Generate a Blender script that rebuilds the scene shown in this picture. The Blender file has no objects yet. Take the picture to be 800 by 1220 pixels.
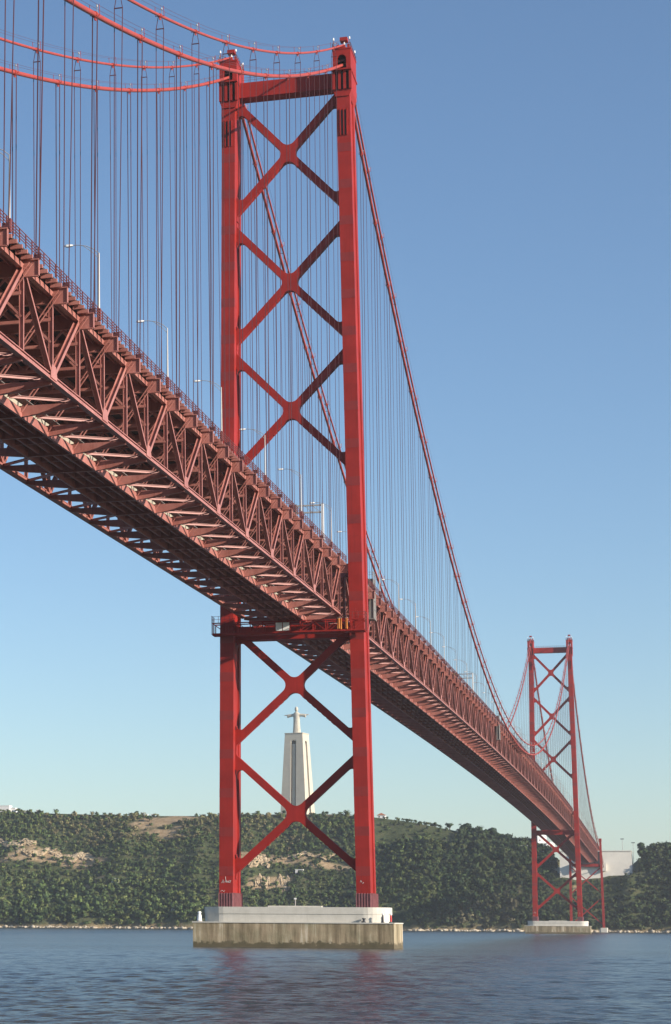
import bpy, bmesh, math, random
import numpy as np
from mathutils import Matrix, Vector, Euler

random.seed(7); rng = np.random.default_rng(7)
scn = bpy.context.scene
COL = scn.collection
R_ = math.radians

# ---------------------------------------------------------------- camera
# world: X across the bridge, Y along it (near tower at Y=0), Z up from the water
F, CX, CY = 2593.1, 0.0, 726.25            # calibrated for an 800 x 1220 frame
YAW, PIT, ROL = -0.300768, 0.142773, 0.007371
EYE = np.array([74.788, -449.31, 4.614])
fw = np.array([math.sin(YAW)*math.cos(PIT), math.cos(YAW)*math.cos(PIT), math.sin(PIT)])
rt0 = np.array([math.cos(YAW), -math.sin(YAW), 0.0]); up0 = np.cross(rt0, fw)
rt = math.cos(ROL)*rt0 + math.sin(ROL)*up0
up = -math.sin(ROL)*rt0 + math.cos(ROL)*up0
cam = bpy.data.cameras.new('camera'); camo = bpy.data.objects.new('camera', cam); COL.objects.link(camo)
camo.matrix_world = Matrix(((rt[0], up[0], -fw[0], EYE[0]), (rt[1], up[1], -fw[1], EYE[1]),
                            (rt[2], up[2], -fw[2], EYE[2]), (0, 0, 0, 1)))
cam.sensor_fit = 'VERTICAL'; cam.sensor_height = 36.0; cam.lens = F/1220*36
cam.shift_x = (400-CX)/1220; cam.shift_y = (CY-610)/1220
cam.clip_start = 1.0; cam.clip_end = 60000
scn.camera = camo

# ---------------------------------------------------------------- sky, sun, exposure
SUN_B, SUN_E = R_(18), R_(19.5)
w = bpy.data.worlds.new('World'); scn.world = w; w.use_nodes = True
nt = w.node_tree; nt.nodes.clear()
sky = nt.nodes.new('ShaderNodeTexSky'); sky.sky_type = 'NISHITA'; sky.sun_disc = False
sky.sun_elevation = SUN_E; sky.sun_rotation = R_(90)+SUN_B
sky.air_density = 1.0; sky.dust_density = 0.3; sky.ozone_density = 2.0; sky.altitude = 0
bg = nt.nodes.new('ShaderNodeBackground'); bg.inputs['Strength'].default_value = 0.098
wo = nt.nodes.new('ShaderNodeOutputWorld')
wb = nt.nodes.new('ShaderNodeMixRGB'); wb.blend_type = 'MULTIPLY'; wb.inputs[0].default_value = 1; wb.inputs[2].default_value = (.86, .955, 1.06, 1)   # white balance of the whole sky
nt.links.new(sky.outputs[0], wb.inputs[1]); nt.links.new(wb.outputs[0], bg.inputs[0]); nt.links.new(bg.outputs[0], wo.inputs[0])
sl = bpy.data.lights.new('sun', 'SUN'); sl.energy = 5.0; sl.angle = R_(0.5); sl.color = (1.0, 0.89, 0.76)
so = bpy.data.objects.new('sun', sl); COL.objects.link(so)
sd = Vector((math.cos(SUN_B)*math.cos(SUN_E), -math.sin(SUN_B)*math.cos(SUN_E), math.sin(SUN_E)))
so.rotation_euler = sd.to_track_quat('Z', 'Y').to_euler(); so.location = (300, -300, 300)
scn.view_settings.view_transform = 'Standard'; scn.view_settings.look = 'None'
scn.view_settings.exposure = 0.6; scn.view_settings.gamma = 1.0; scn.view_settings.use_curve_mapping = False

# ---------------------------------------------------------------- pixel -> place
def ray(px, py):
    return EYE, fw + rt*(px-CX)/F - up*(py-CY)/F
def on_y(px, py, Y):
    o, d = ray(px, py); t = (Y-o[1])/d[1]; return o+d*t

# ---------------------------------------------------------------- materials
def new_mat(name):
    m = bpy.data.materials.new(name); m.use_nodes = True
    n = m.node_tree.nodes; b = n['Principled BSDF']
    return m, m.node_tree, b
def N(t, typ, **kw):
    n = t.nodes.new(typ)
    for k, v in kw.items():
        if hasattr(n, k): setattr(n, k, v)
        else: n.inputs[k].default_value = v
    return n
def ramp(t, stops):
    r = t.nodes.new('ShaderNodeValToRGB'); e = r.color_ramp.elements
    e[0].position, e[0].color = stops[0][0], (*stops[0][1], 1)
    e[1].position, e[1].color = stops[-1][0], (*stops[-1][1], 1)
    for p, c in stops[1:-1]:
        x = e.new(p); x.color = (*c, 1)
    return r
def paint(name, c0, c1, scale=0.6, rough=0.5, streak=0.25, bump=0.0, stainc=None, spec=0.5):
    m, t, b = new_mat(name); L = t.links.new
    tc = N(t, 'ShaderNodeNewGeometry')
    nz = N(t, 'ShaderNodeTexNoise', Scale=scale, Detail=6.0, Roughness=0.65)
    L(tc.outputs['Position'], nz.inputs['Vector'])
    rp = ramp(t, [(0.3, c0), (0.7, c1)]); L(nz.outputs['Fac'], rp.inputs[0])
    mp = N(t, 'ShaderNodeMapping'); mp.inputs['Scale'].default_value = (1.6, 1.6, 0.07)
    L(tc.outputs['Position'], mp.inputs['Vector'])
    n2 = N(t, 'ShaderNodeTexNoise', Scale=1.3, Detail=5.0, Roughness=0.7); L(mp.outputs[0], n2.inputs['Vector'])
    r2 = ramp(t, [(0.52, (0, 0, 0)), (0.75, (1, 1, 1))]); L(n2.outputs['Fac'], r2.inputs[0])
    mul = N(t, 'ShaderNodeMath', operation='MULTIPLY'); mul.inputs[1].default_value = streak; L(r2.outputs[0], mul.inputs[0])
    mx = N(t, 'ShaderNodeMixRGB'); L(mul.outputs[0], mx.inputs[0]); L(rp.outputs[0], mx.inputs[1])
    mx.inputs[2].default_value = (*(stainc or (c0[0]*0.45, c0[1]*0.6, c0[2]*0.6)), 1)
    if name == 'tower_red_paint':
        sz = N(t, 'ShaderNodeSeparateXYZ'); L(tc.outputs['Position'], sz.inputs[0])
        dv = N(t, 'ShaderNodeMath', operation='DIVIDE'); dv.inputs[1].default_value = 4.025; L(sz.outputs['Z'], dv.inputs[0])
        fl = N(t, 'ShaderNodeMath', operation='FLOOR'); L(dv.outputs[0], fl.inputs[0])
        sg = N(t, 'ShaderNodeMath', operation='SIGN'); L(sz.outputs['X'], sg.inputs[0])
        ml = N(t, 'ShaderNodeMath', operation='MULTIPLY_ADD'); ml.inputs[1].default_value = 37.3; L(sg.outputs[0], ml.inputs[0]); L(fl.outputs[0], ml.inputs[2])
        wn = N(t, 'ShaderNodeTexWhiteNoise'); wn.noise_dimensions = '1D'; L(ml.outputs[0], wn.inputs['W'])
        rr = ramp(t, [(0.0, (.92, .92, .92)), (1.0, (1.06, 1.05, 1.05))]); L(wn.outputs['Value'], rr.inputs[0])
        m3 = N(t, 'ShaderNodeMixRGB', blend_type='MULTIPLY'); m3.inputs[0].default_value = 1; L(mx.outputs[0], m3.inputs[1]); L(rr.outputs[0], m3.inputs[2]); mx = m3
    L(mx.outputs[0], b.inputs['Base Color'])
    b.inputs['Roughness'].default_value = rough
    b.inputs['Specular IOR Level'].default_value = spec
    if bump:
        bp = N(t, 'ShaderNodeBump', Strength=bump, Distance=0.1); L(nz.outputs['Fac'], bp.inputs['Height']); L(bp.outputs[0], b.inputs['Normal'])
    return m
M = {}
M['tower'] = paint('tower_red_paint', (0.245, 0.0145, 0.010), (0.345, 0.021, 0.014), 0.22, 0.55, 0.42, 0.02, None, 0.25)
M['plate'] = paint('splice_plate_paint', (0.19, 0.012, 0.009), (0.255, 0.016, 0.011), 0.4, 0.55, 0.3)
M['cable'] = paint('cable_paint', (0.33, 0.042, 0.029), (0.40, 0.058, 0.038), 0.5, 0.5, 0.2)
M['rope'] = paint('rope_paint', (0.070, 0.020, 0.024), (0.11, 0.028, 0.031), 0.3, 0.6, 0.2)
M['truss'] = paint('truss_faded_paint', (0.30, 0.108, 0.088), (0.46, 0.198, 0.165), 0.35, 0.45, 0.45, 0.02, (0.14, 0.035, 0.027), 0.4)
M['rail'] = paint('railing_paint', (0.13, 0.030, 0.026), (0.19, 0.045, 0.038), 0.6, 0.6, 0.2)
M['skirt'] = paint('base_skirt_paint', (0.20, 0.075, 0.08), (0.28, 0.12, 0.125), 0.9, 0.6, 0.4)
M['dark'] = paint('recess_shade_paint', (0.012, 0.010, 0.010), (0.02, 0.015, 0.015), 1, 0.8, 0)  # near-black stands in for shade inside the slots, housing and portal
M['asphalt'] = paint('asphalt', (0.045, 0.045, 0.047), (0.06, 0.06, 0.06), 1.2, 0.9, 0)
M['concrete_cream'] = paint('cream_concrete', (0.36, 0.32, 0.24), (0.44, 0.39, 0.30), 0.8, 0.85, 0.2)
M['galv'] = paint('galvanised_steel', (0.30, 0.28, 0.265), (0.38, 0.36, 0.34), 1.0, 0.45, 0.1)
M['white'] = paint('white_paint', (0.74, 0.73, 0.70), (0.82, 0.81, 0.78), 1.0, 0.5, 0.1)
M['grey'] = paint('grey_mesh_cladding', (0.15, 0.14, 0.13), (0.22, 0.20, 0.18), 1.5, 0.7, 0.3)
M['orange'] = paint('orange_netting', (0.50, 0.13, 0.015), (0.62, 0.22, 0.02), 3, 0.7, 0)
M['green'] = paint('green_sign', (0.01, 0.16, 0.06), (0.015, 0.20, 0.08), 1, 0.4, 0)
M['redpost'] = paint('beacon_red', (0.55, 0.03, 0.03), (0.6, 0.04, 0.035), 1, 0.4, 0)
M['blk'] = paint('dark_metal', (0.04, 0.045, 0.05), (0.06, 0.06, 0.065), 1, 0.5, 0)
M['plinth'] = paint('pale_pier_concrete', (0.50, 0.475, 0.41), (0.60, 0.57, 0.50), 0.5, 0.85, 0.35, 0.05, (0.40, 0.37, 0.31))
M['stone'] = paint('monument_stone', (0.50, 0.445, 0.35), (0.58, 0.52, 0.41), 0.12, 0.9, 0.2, 0, (0.40, 0.36, 0.30))
M['statue'] = paint('statue_stone', (0.48, 0.435, 0.35), (0.57, 0.52, 0.43), 0.3, 0.9, 0.2)
M['anchor'] = paint('anchorage_concrete', (0.60, 0.565, 0.49), (0.70, 0.66, 0.57), 0.1, 0.9, 0.25)
M['house'] = paint('house_render', (0.74, 0.72, 0.68), (0.80, 0.78, 0.74), 0.3, 0.9, 0.1)
M['roof'] = paint('clay_roof', (0.42, 0.16, 0.09), (0.50, 0.21, 0.12), 0.5, 0.9, 0.1)
M['bark'] = paint('bark', (0.07, 0.05, 0.035), (0.12, 0.09, 0.06), 1, 0.95, 0.2)
M['glass'] = paint('window_glass', (0.03, 0.04, 0.05), (0.05, 0.06, 0.07), 1, 0.15, 0)

def mat_fender():
    m, t, b = new_mat('stained_fender_concrete'); L = t.links.new
    g = N(t, 'ShaderNodeNewGeometry')
    mp = N(t, 'ShaderNodeMapping'); mp.inputs['Scale'].default_value = (.95, .95, 0.08); L(g.outputs['Position'], mp.inputs['Vector'])
    n1 = N(t, 'ShaderNodeTexNoise', Scale=0.75, Detail=7.0, Roughness=0.68); L(mp.outputs[0], n1.inputs['Vector'])
    r1 = ramp(t, [(0.30, (0.13, 0.10, 0.06)), (0.44, (0.27, 0.215, 0.14)), (0.56, (0.38, 0.315, 0.215)), (0.70, (0.68, 0.63, 0.53))])
    L(n1.outputs['Fac'], r1.inputs[0])
    n2 = N(t, 'ShaderNodeTexNoise', Scale=0.9, Detail=8.0, Roughness=0.7); L(g.outputs['Position'], n2.inputs['Vector'])
    sx = N(t, 'ShaderNodeSeparateXYZ'); L(g.outputs['Position'], sx.inputs[0])
    # weed and tide line, uneven
    ad = N(t, 'ShaderNodeMath', operation='MULTIPLY_ADD'); L(n2.outputs['Fac'], ad.inputs[0]); ad.inputs[1].default_value = -4.0; zz_ = N(t, 'ShaderNodeMath', operation='ADD'); zz_.inputs[1].default_value = 1.25; L(sx.outputs['Z'], zz_.inputs[0]); L(zz_.outputs[0], ad.inputs[2])
    r2 = ramp(t, [(0.10, (1, 1, 1)), (0.45, (0, 0, 0))]); L(ad.outputs[0], r2.inputs[0])
    mx = N(t, 'ShaderNodeMixRGB'); L(r2.outputs[0], mx.inputs[0]); L(r1.outputs[0], mx.inputs[1]); mx.inputs[2].default_value = (0.12, 0.10, 0.06, 1)
    n3 = N(t, 'ShaderNodeTexNoise', Scale=0.28, Detail=4.0); L(g.outputs['Position'], n3.inputs['Vector'])
    r3 = ramp(t, [(0.35, (0.72, 0.74, 0.66)), (0.65, (1.1, 1.05, 1.0))]); L(n3.outputs['Fac'], r3.inputs[0])
    m2 = N(t, 'ShaderNodeMixRGB', blend_type='MULTIPLY'); m2.inputs[0].default_value = 1; L(mx.outputs[0], m2.inputs[1]); L(r3.outputs[0], m2.inputs[2])
    L(m2.outputs[0], b.inputs['Base Color']); b.inputs['Roughness'].default_value = 0.9
    bp = N(t, 'ShaderNodeBump', Strength=0.5, Distance=0.15); L(n2.outputs['Fac'], bp.inputs['Height']); L(bp.outputs[0], b.inputs['Normal'])
    return m
M['fender'] = mat_fender()

def mat_water():
    m, t, b = new_mat('river_water'); L = t.links.new
    g = N(t, 'ShaderNodeNewGeometry')
    hs = []
    for sc, dist, st, rot, seed in ((0.35, 0.45, (1.0, 1.6, 1), 20, 0), (1.1, 0.14, (1, 1.6, 1), 40, 90)):
        mp = N(t, 'ShaderNodeMapping'); mp.inputs['Scale'].default_value = st; mp.inputs['Rotation'].default_value = (0, 0, R_(rot)); mp.inputs['Location'].default_value = (seed, seed, 0)
        L(g.outputs['Position'], mp.inputs['Vector'])
        n = N(t, 'ShaderNodeTexNoise', Scale=sc, Detail=3.0, Roughness=0.6); L(mp.outputs[0], n.inputs['Vector'])
        hs.append((n, dist))
    # calmer and rougher patches of wind on the water
    mpp = N(t, 'ShaderNodeMapping'); mpp.inputs['Scale'].default_value = (0.0022, 0.010, 1); mpp.inputs['Rotation'].default_value = (0, 0, R_(-8)); L(g.outputs['Position'], mpp.inputs['Vector'])
    npz = N(t, 'ShaderNodeTexNoise', Scale=1.0, Detail=3.0, Roughness=0.55); L(mpp.outputs[0], npz.inputs['Vector'])
    rpz = N(t, 'ShaderNodeMapRange'); rpz.inputs[1].default_value = 0.36; rpz.inputs[2].default_value = 0.64; rpz.inputs[3].default_value = 0.45; rpz.inputs[4].default_value = 1.0
    L(npz.outputs['Fac'], rpz.inputs[0])
    acc = None
    for n, dist in hs:
        mm = N(t, 'ShaderNodeMath', operation='MULTIPLY'); mm.inputs[1].default_value = dist; L(n.outputs['Fac'], mm.inputs[0])
        if acc is None: acc = mm
        else:
            a = N(t, 'ShaderNodeMath', operation='ADD'); L(acc.outputs[0], a.inputs[0]); L(mm.outputs[0], a.inputs[1]); acc = a
    bp = N(t, 'ShaderNodeBump', Distance=1.0); L(rpz.outputs[0], bp.inputs['Strength']); L(acc.outputs[0], bp.inputs['Height'])
    L(bp.outputs[0], b.inputs['Normal'])
    b.inputs['Base Color'].default_value = (0.050, 0.056, 0.052, 1); b.inputs['Roughness'].default_value = 0.22
    b.inputs['IOR'].default_value = 1.333
    return m
M['water'] = mat_water()

def mat_hill():
    m, t, b = new_mat('hillside_soil_and_scrub'); L = t.links.new
    g = N(t, 'ShaderNodeNewGeometry')
    n1 = N(t, 'ShaderNodeTexNoise', Scale=0.05, Detail=8.0, Roughness=0.7); L(g.outputs['Position'], n1.inputs['Vector'])
    r1 = ramp(t, [(0.30, (0.042, 0.056, 0.022)), (0.50, (0.070, 0.082, 0.034)), (0.66, (0.115, 0.108, 0.055)), (0.82, (0.21, 0.17, 0.10))])
    L(n1.outputs['Fac'], r1.inputs[0])
    at = N(t, 'ShaderNodeVertexColor'); at.layer_name = 'bare'
    n2 = N(t, 'ShaderNodeTexNoise', Scale=0.22, Detail=6.0, Roughness=0.7); L(g.outputs['Position'], n2.inputs['Vector'])
    r2 = ramp(t, [(0.3, (0.24, 0.16, 0.085)), (0.7, (0.44, 0.33, 0.20))]); L(n2.outputs['Fac'], r2.inputs[0])
    mx = N(t, 'ShaderNodeMixRGB'); L(at.outputs[0], mx.inputs[0]); L(r1.outputs[0], mx.inputs[1]); L(r2.outputs[0], mx.inputs[2])
    L(mx.outputs[0], b.inputs['Base Color']); b.inputs['Roughness'].default_value = 0.95; b.inputs['Specular IOR Level'].default_value = 0.1
    bp = N(t, 'ShaderNodeBump', Strength=0.8, Distance=1.5); L(n2.outputs['Fac'], bp.inputs['Height']); L(bp.outputs[0], b.inputs['Normal'])
    return m
M['hill'] = mat_hill()

def mat_leaf():
    m, t, b = new_mat('foliage'); L = t.links.new
    at = N(t, 'ShaderNodeVertexColor'); at.layer_name = 'tint'
    sf = N(t, 'ShaderNodeAttribute'); sf.attribute_name = 'soft'; ge = N(t, 'ShaderNodeNewGeometry')
    mn = N(t, 'ShaderNodeMix', data_type='VECTOR'); mn.inputs['Factor'].default_value = .62
    L(ge.outputs['Normal'], mn.inputs[4]); L(sf.outputs['Vector'], mn.inputs[5])
    nn = N(t, 'ShaderNodeVectorMath', operation='NORMALIZE'); L(mn.outputs[1], nn.inputs[0]); L(nn.outputs[0], b.inputs['Normal'])
    L(at.outputs[0], b.inputs['Base Color']); b.inputs['Roughness'].default_value = 0.75; b.inputs['Specular IOR Level'].default_value = 0.2
    return m
M['leaf'] = mat_leaf()
def mat_rock(name, a, c):
    m, t, b = new_mat(name); L = t.links.new
    g = N(t, 'ShaderNodeNewGeometry')
    mp = N(t, 'ShaderNodeMapping'); mp.inputs['Scale'].default_value = (0.5, 0.5, 2.2); L(g.outputs['Position'], mp.inputs['Vector'])
    n1 = N(t, 'ShaderNodeTexNoise', Scale=0.28, Detail=8.0, Roughness=0.72); L(mp.outputs[0], n1.inputs['Vector'])
    r1 = ramp(t, [(0.32, a), (0.68, c)]); L(n1.outputs['Fac'], r1.inputs[0])
    L(r1.outputs[0], b.inputs['Base Color']); b.inputs['Roughness'].default_value = 0.95; b.inputs['Specular IOR Level'].default_value = 0.15
    bp = N(t, 'ShaderNodeBump', Strength=0.8, Distance=0.8); L(n1.outputs['Fac'], bp.inputs['Height']); L(bp.outputs[0], b.inputs['Normal'])
    return m
M['cliff'] = mat_rock('ochre_cliff_rock', (0.26, 0.18, 0.10), (0.60, 0.48, 0.31))
M['rock'] = mat_rock('shore_rock', (0.30, 0.25, 0.18), (0.58, 0.51, 0.39))

# ---------------------------------------------------------------- mesh building
def V(*a): return np.array(a, float)
def unit(v): return v/np.linalg.norm(v)
class MB:
    def __init__(s): s.v = []; s.f = []
    def add(s, vs, fs):
        o = len(s.v); s.v += [tuple(map(float, x)) for x in vs]; s.f += [tuple(i+o for i in f) for f in fs]; return s
    def box(s, x0, x1, y0, y1, z0, z1):
        vs = [(x, y, z) for z in (z0, z1) for y in (y0, y1) for x in (x0, x1)]
        return s.add(vs, [(0, 2, 3, 1), (4, 5, 7, 6), (0, 1, 5, 4), (2, 6, 7, 3), (0, 4, 6, 2), (1, 3, 7, 5)])
    def beam(s, p0, p1, n, dn, ds):
        """box from p0 to p1, dn thick along n (made square to the beam), ds along the third axis"""
        p0, p1, n = V(*p0), V(*p1), V(*n); d = unit(p1-p0); n = unit(n-d*(n@d)); q = np.cross(d, n)
        vs = []
        for p in (p0, p1):
            for a, b in ((-1, -1), (1, -1), (1, 1), (-1, 1)): vs.append(p+n*a*dn/2+q*b*ds/2)
        return s.add(vs, [(3, 2, 1, 0), (4, 5, 6, 7), (0, 1, 5, 4), (1, 2, 6, 5), (2, 3, 7, 6), (3, 0, 4, 7)])
    def hbeam(s, p0, p1, n, depth, flange, tf=0.05, tw=0.04):
        p0, p1, n = V(*p0), V(*p1), V(*n); d = unit(p1-p0); n = unit(n-d*(n@d))
        s.beam(p0+n*(depth-tf)/2, p1+n*(depth-tf)/2, n, tf, flange)
        s.beam(p0-n*(depth-tf)/2, p1-n*(depth-tf)/2, n, tf, flange)
        return s.beam(p0, p1, n, depth-2*tf, tw)
    def tube(s, path, r, k=8, cap=True):
        path = [V(*p) for p in path]; rs = r if hasattr(r, '__len__') else [r]*len(path); o = len(s.v)
        for i, p in enumerate(path):
            d = unit(path[min(i+1, len(path)-1)]-path[max(i-1, 0)])
            a = V(1, 0, 0) if abs(d[0]) < 0.9 else V(0, 0, 1)
            a = unit(a-d*(a@d)); b = np.cross(d, a)
            for j in range(k):
                t = 2*math.pi*(j+0.5)/k; s.v.append(tuple(p+rs[i]*(math.cos(t)*a+math.sin(t)*b)))
        for i in range(len(path)-1):
            for j in range(k):
                j2 = (j+1) % k
                s.f.append((o+i*k+j, o+i*k+j2, o+(i+1)*k+j2, o+(i+1)*k+j))
        if cap:
            s.f.append(tuple(o+j for j in range(k))[::-1]); s.f.append(tuple(o+(len(path)-1)*k+j for j in range(k)))
        return s
    def prism_y(s, poly, y0, y1):
        k = len(poly); o = len(s.v)
        s.v += [(x, y0, z) for x, z in poly]+[(x, y1, z) for x, z in poly]
        s.f.append(tuple(range(o, o+k))); s.f.append(tuple(range(o+2*k-1, o+k-1, -1)))
        for i in range(k):
            j = (i+1) % k; s.f.append((o+j, o+i, o+k+i, o+k+j))
        return s
    def prism_z(s, poly, z0, z1):
        k = len(poly); o = len(s.v)
        s.v += [(x, y, z0) for x, y in poly]+[(x, y, z1) for x, y in poly]
        s.f.append(tuple(range(o+k-1, o-1, -1))); s.f.append(tuple(range(o+k, o+2*k)))
        for i in range(k):
            j = (i+1) % k; s.f.append((o+i, o+j, o+k+j, o+k+i))
        return s
    def loft(s, rings, cap=True):
        k = len(rings[0]); o = len(s.v)
        for r in rings: s.v += [tuple(map(float, p)) for p in r]
        for i in range(len(rings)-1):
            for j in range(k):
                j2 = (j+1) % k; s.f.append((o+i*k+j, o+i*k+j2, o+(i+1)*k+j2, o+(i+1)*k+j))
        if cap:
            s.f.append(tuple(o+j for j in range(k))[::-1]); s.f.append(tuple(o+(len(rings)-1)*k+j for j in range(k)))
        return s
    def moved(s, dx=0, dy=0, dz=0, rx=0):
        a = np.array(s.v); c, n = math.cos(rx), math.sin(rx)
        y = a[:, 1]*c-a[:, 2]*n; z = a[:, 1]*n+a[:, 2]*c
        return np.stack([a[:, 0]+dx, y+dy, z+dz], 1)
    def join(s, other, **k):
        return s.add(other.moved(**k), other.f)
    def mesh(s, name, mat, smooth=False):
        me = bpy.data.meshes.new(name); me.from_pydata(s.v, [], s.f)
        bm = bmesh.new(); bm.from_mesh(me); bmesh.ops.recalc_face_normals(bm, faces=bm.faces); bm.to_mesh(me); bm.free()
        me.materials.append(M[mat])
        if smooth: me.polygons.foreach_set('use_smooth', [True]*len(me.polygons))
        return me
    def build(s, name, mat, parent=None, loc=None, smooth=False):
        return put(name, s.mesh(name, mat, smooth), parent, loc)
def put(name, me, parent=None, loc=None, rx=0, rz=0):
    o = bpy.data.objects.new(name, me); COL.objects.link(o)
    if parent is not None: o.parent = parent
    if loc is not None: o.location = loc
    if rx or rz: o.rotation_euler = (rx, 0, rz)
    return o
def tag(o, label=None, cat=None, group=None, kind=None):
    if label: o['label'] = label
    if cat: o['category'] = cat
    if group: o['group'] = group
    if kind: o['kind'] = kind
    return o
def thing(name, loc, label, cat, group=None, rz=0):
    o = bpy.data.objects.new(name, None); COL.objects.link(o); o.location = loc; o.rotation_euler = (0, 0, rz)
    o.empty_display_size = 1
    return tag(o, label, cat, group)
def copy_tree(o, parent=None):
    c = o.copy(); COL.objects.link(c); c.parent = parent
    for ch in list(o.children): copy_tree(ch, c)
    return c
def round_poly(pts, rad, seg=5):
    out = []; n = len(pts)
    for i, p in enumerate(pts):
        r = rad[i]; p = V(*p)
        if r <= 0: out.append(tuple(p)); continue
        a, b = unit(V(*pts[i-1])-p), unit(V(*pts[(i+1) % n])-p)
        ang = math.acos(max(-1, min(1, a@b))); t = r/math.tan(ang/2)
        s0, s1 = p+a*t, p+b*t; c = p+unit(a+b)*(r/math.sin(ang/2))
        a0 = math.atan2(*(s0-c)[::-1]); a1 = math.atan2(*(s1-c)[::-1]); da = (a1-a0+math.pi) % (2*math.pi)-math.pi
        out += [(c[0]+r*math.cos(a0+da*k/seg), c[1]+r*math.sin(a0+da*k/seg)) for k in range(seg+1)]
    return out

# ---------------------------------------------------------------- terrain
SKY_PX = [(-260, 962, 1690), (-60, 964, 1690), (0, 966, 1690), (60, 968, 1690), (100, 969, 1690), (170, 971, 1690), (250, 971, 1690), (330, 969, 1690),
          (400, 969, 1690), (450, 973, 1690), (490, 978, 1685), (520, 984, 1680), (545, 989, 1675), (570, 993, 1665), (600, 1000, 1655),
          (625, 1006, 1640), (650, 1014, 1625), (670, 1024, 1610), (690, 1036, 1600), (716, 1042, 1585), (738, 1038, 1580), (750, 1026, 1580),
          (760, 1018, 1590), (780, 1012, 1600), (800, 1009, 1610), (860, 1000, 1640), (960, 985, 1690), (1150, 970, 1720), (1500, 966, 1730), (2200, 975, 1730)]
RP = np.array([list(on_y(x, y, Y)) for x, y, Y in SKY_PX])
_k = [(rng.uniform(-1, 1, 2), rng.uniform(0, 6.28)) for _ in range(40)]
def fnoise(x, y, base, octv=4, seed=0):
    s = 0; a = 1.0; tot = 0
    for o in range(octv):
        for j in range(3):
            d, ph = _k[(seed*7+o*3+j) % 40]; d = d/np.linalg.norm(d)
            s = s + a*np.sin((x*d[0]+y*d[1])*base*(2**o)*(1+0.17*j)+ph*(1+o)+seed)
        tot += a*3*0.55; a *= 0.52
    return s/tot
def shore_y(x): return 1497+5*np.sin(x*0.011+1)+3*np.sin(x*0.043)+1.5*np.sin(x*0.13)
def terrain(x, y):
    x = np.asarray(x, float); y = np.asarray(y, float)
    yr = np.interp(x, RP[:, 0], RP[:, 1]); zr = np.interp(x, RP[:, 0], RP[:, 2])-1.0
    sh = shore_y(x); u = (y-sh)/(yr-sh)
    uc = np.clip(u, 0, 1)
    prof = 0.05*np.clip(u/0.03, 0, 1)+0.95*(0.62*uc**0.85+0.38*(3*uc**2-2*uc**3))
    z = zr*prof
    z = z+np.sin(np.clip(uc, 0, 1)*math.pi)**0.8*(fnoise(x, y, 0.022, 4, 1)*7+fnoise(x*1.0, y*0.25, 0.06, 3, 3)*4)
    z = np.where(u > 1, zr-0.012*(y-yr)+fnoise(x, y, 0.006, 2, 5)*1.0*np.clip((u-1)*2, 0, 1), z)
    z = np.where(u < 0, -3+3*np.exp(u*8), z)
    # platform cut for the anchorage
    wx = np.clip((40-np.abs(x-5))/10, 0, 1)*np.clip((y-1556)/6, 0, 1)*np.clip((1660-y)/10, 0, 1)
    return z*(1-wx)+np.minimum(z, 50.0)*wx
def hit_many(pxs, pys):
    pxs, pys = np.asarray(pxs, float), np.asarray(pys, float)
    D = fw[None, :]+rt[None, :]*((pxs-CX)/F)[:, None]-up[None, :]*((pys-CY)/F)[:, None]
    D = D/D[:, 1:2]; t = np.full(len(pxs), 1490-EYE[1]); done = np.zeros(len(pxs), bool)
    for i in range(125):
        P = EYE+D*t[:, None]; done |= P[:, 2] <= terrain(P[:, 0], P[:, 1])
        if done.all(): break
        t = np.where(done, t, t+1.7)
    t = np.where(done, t-.85, 1690-EYE[1])
    return EYE+D*t[:, None]
def hit(px, py): return hit_many([px], [py])[0]
# bare ground: (px, py) outline boxes on the hillside
BARE = [((-10, 46), (1003, 1008)), ((24, 108), (1014, 1023)), ((166, 212), (972, 996)), ((200, 236), (971, 984)), ((302, 346), (1040, 1058)),
        ((300, 400), (1017, 1022)), ((100, 122), (1048, 1056)), ((396, 442), (970, 976)), ((684, 692), (1050, 1064))]
BAREW = []
for (xa, xb), (ya, yb) in BARE:
    ps = np.array([hit(x, y) for x in (xa, xb) for y in (ya, yb)]); c = ps.mean(0); h = (ps.max(0)-ps.min(0))/2
    BAREW.append((c[0], c[1], max(h[0]*.85, 2), max(h[1]*.7, 3)))
def bare_fac(x, y):
    f = np.zeros_like(x, dtype=float); n = fnoise(x, y, 0.13, 3, 2)*0.85
    for cx_, cy_, hx, hy in BAREW:
        d = np.maximum(np.abs(x-cx_)/hx, np.abs(y-cy_)/hy)+n
        f = np.maximum(f, np.clip((1.15-d)*3, 0, 1))
    return f
gx = np.concatenate([np.arange(-1900, -760, 30), np.arange(-760, 300, 4.0), np.arange(300, 1900, 20)])
gy = np.concatenate([np.arange(1480, 1720, 3.0), np.arange(1720, 2000, 20), np.arange(2000, 4200, 200)])
GX, GY = np.meshgrid(gx, gy); GZ = terrain(GX, GY)
nx, ny = len(gx), len(gy)
idx = np.arange(nx*ny).reshape(ny, nx)
quads = np.stack([idx[:-1, :-1], idx[:-1, 1:], idx[1:, 1:], idx[1:, :-1]], -1).reshape(-1, 4)
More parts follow.
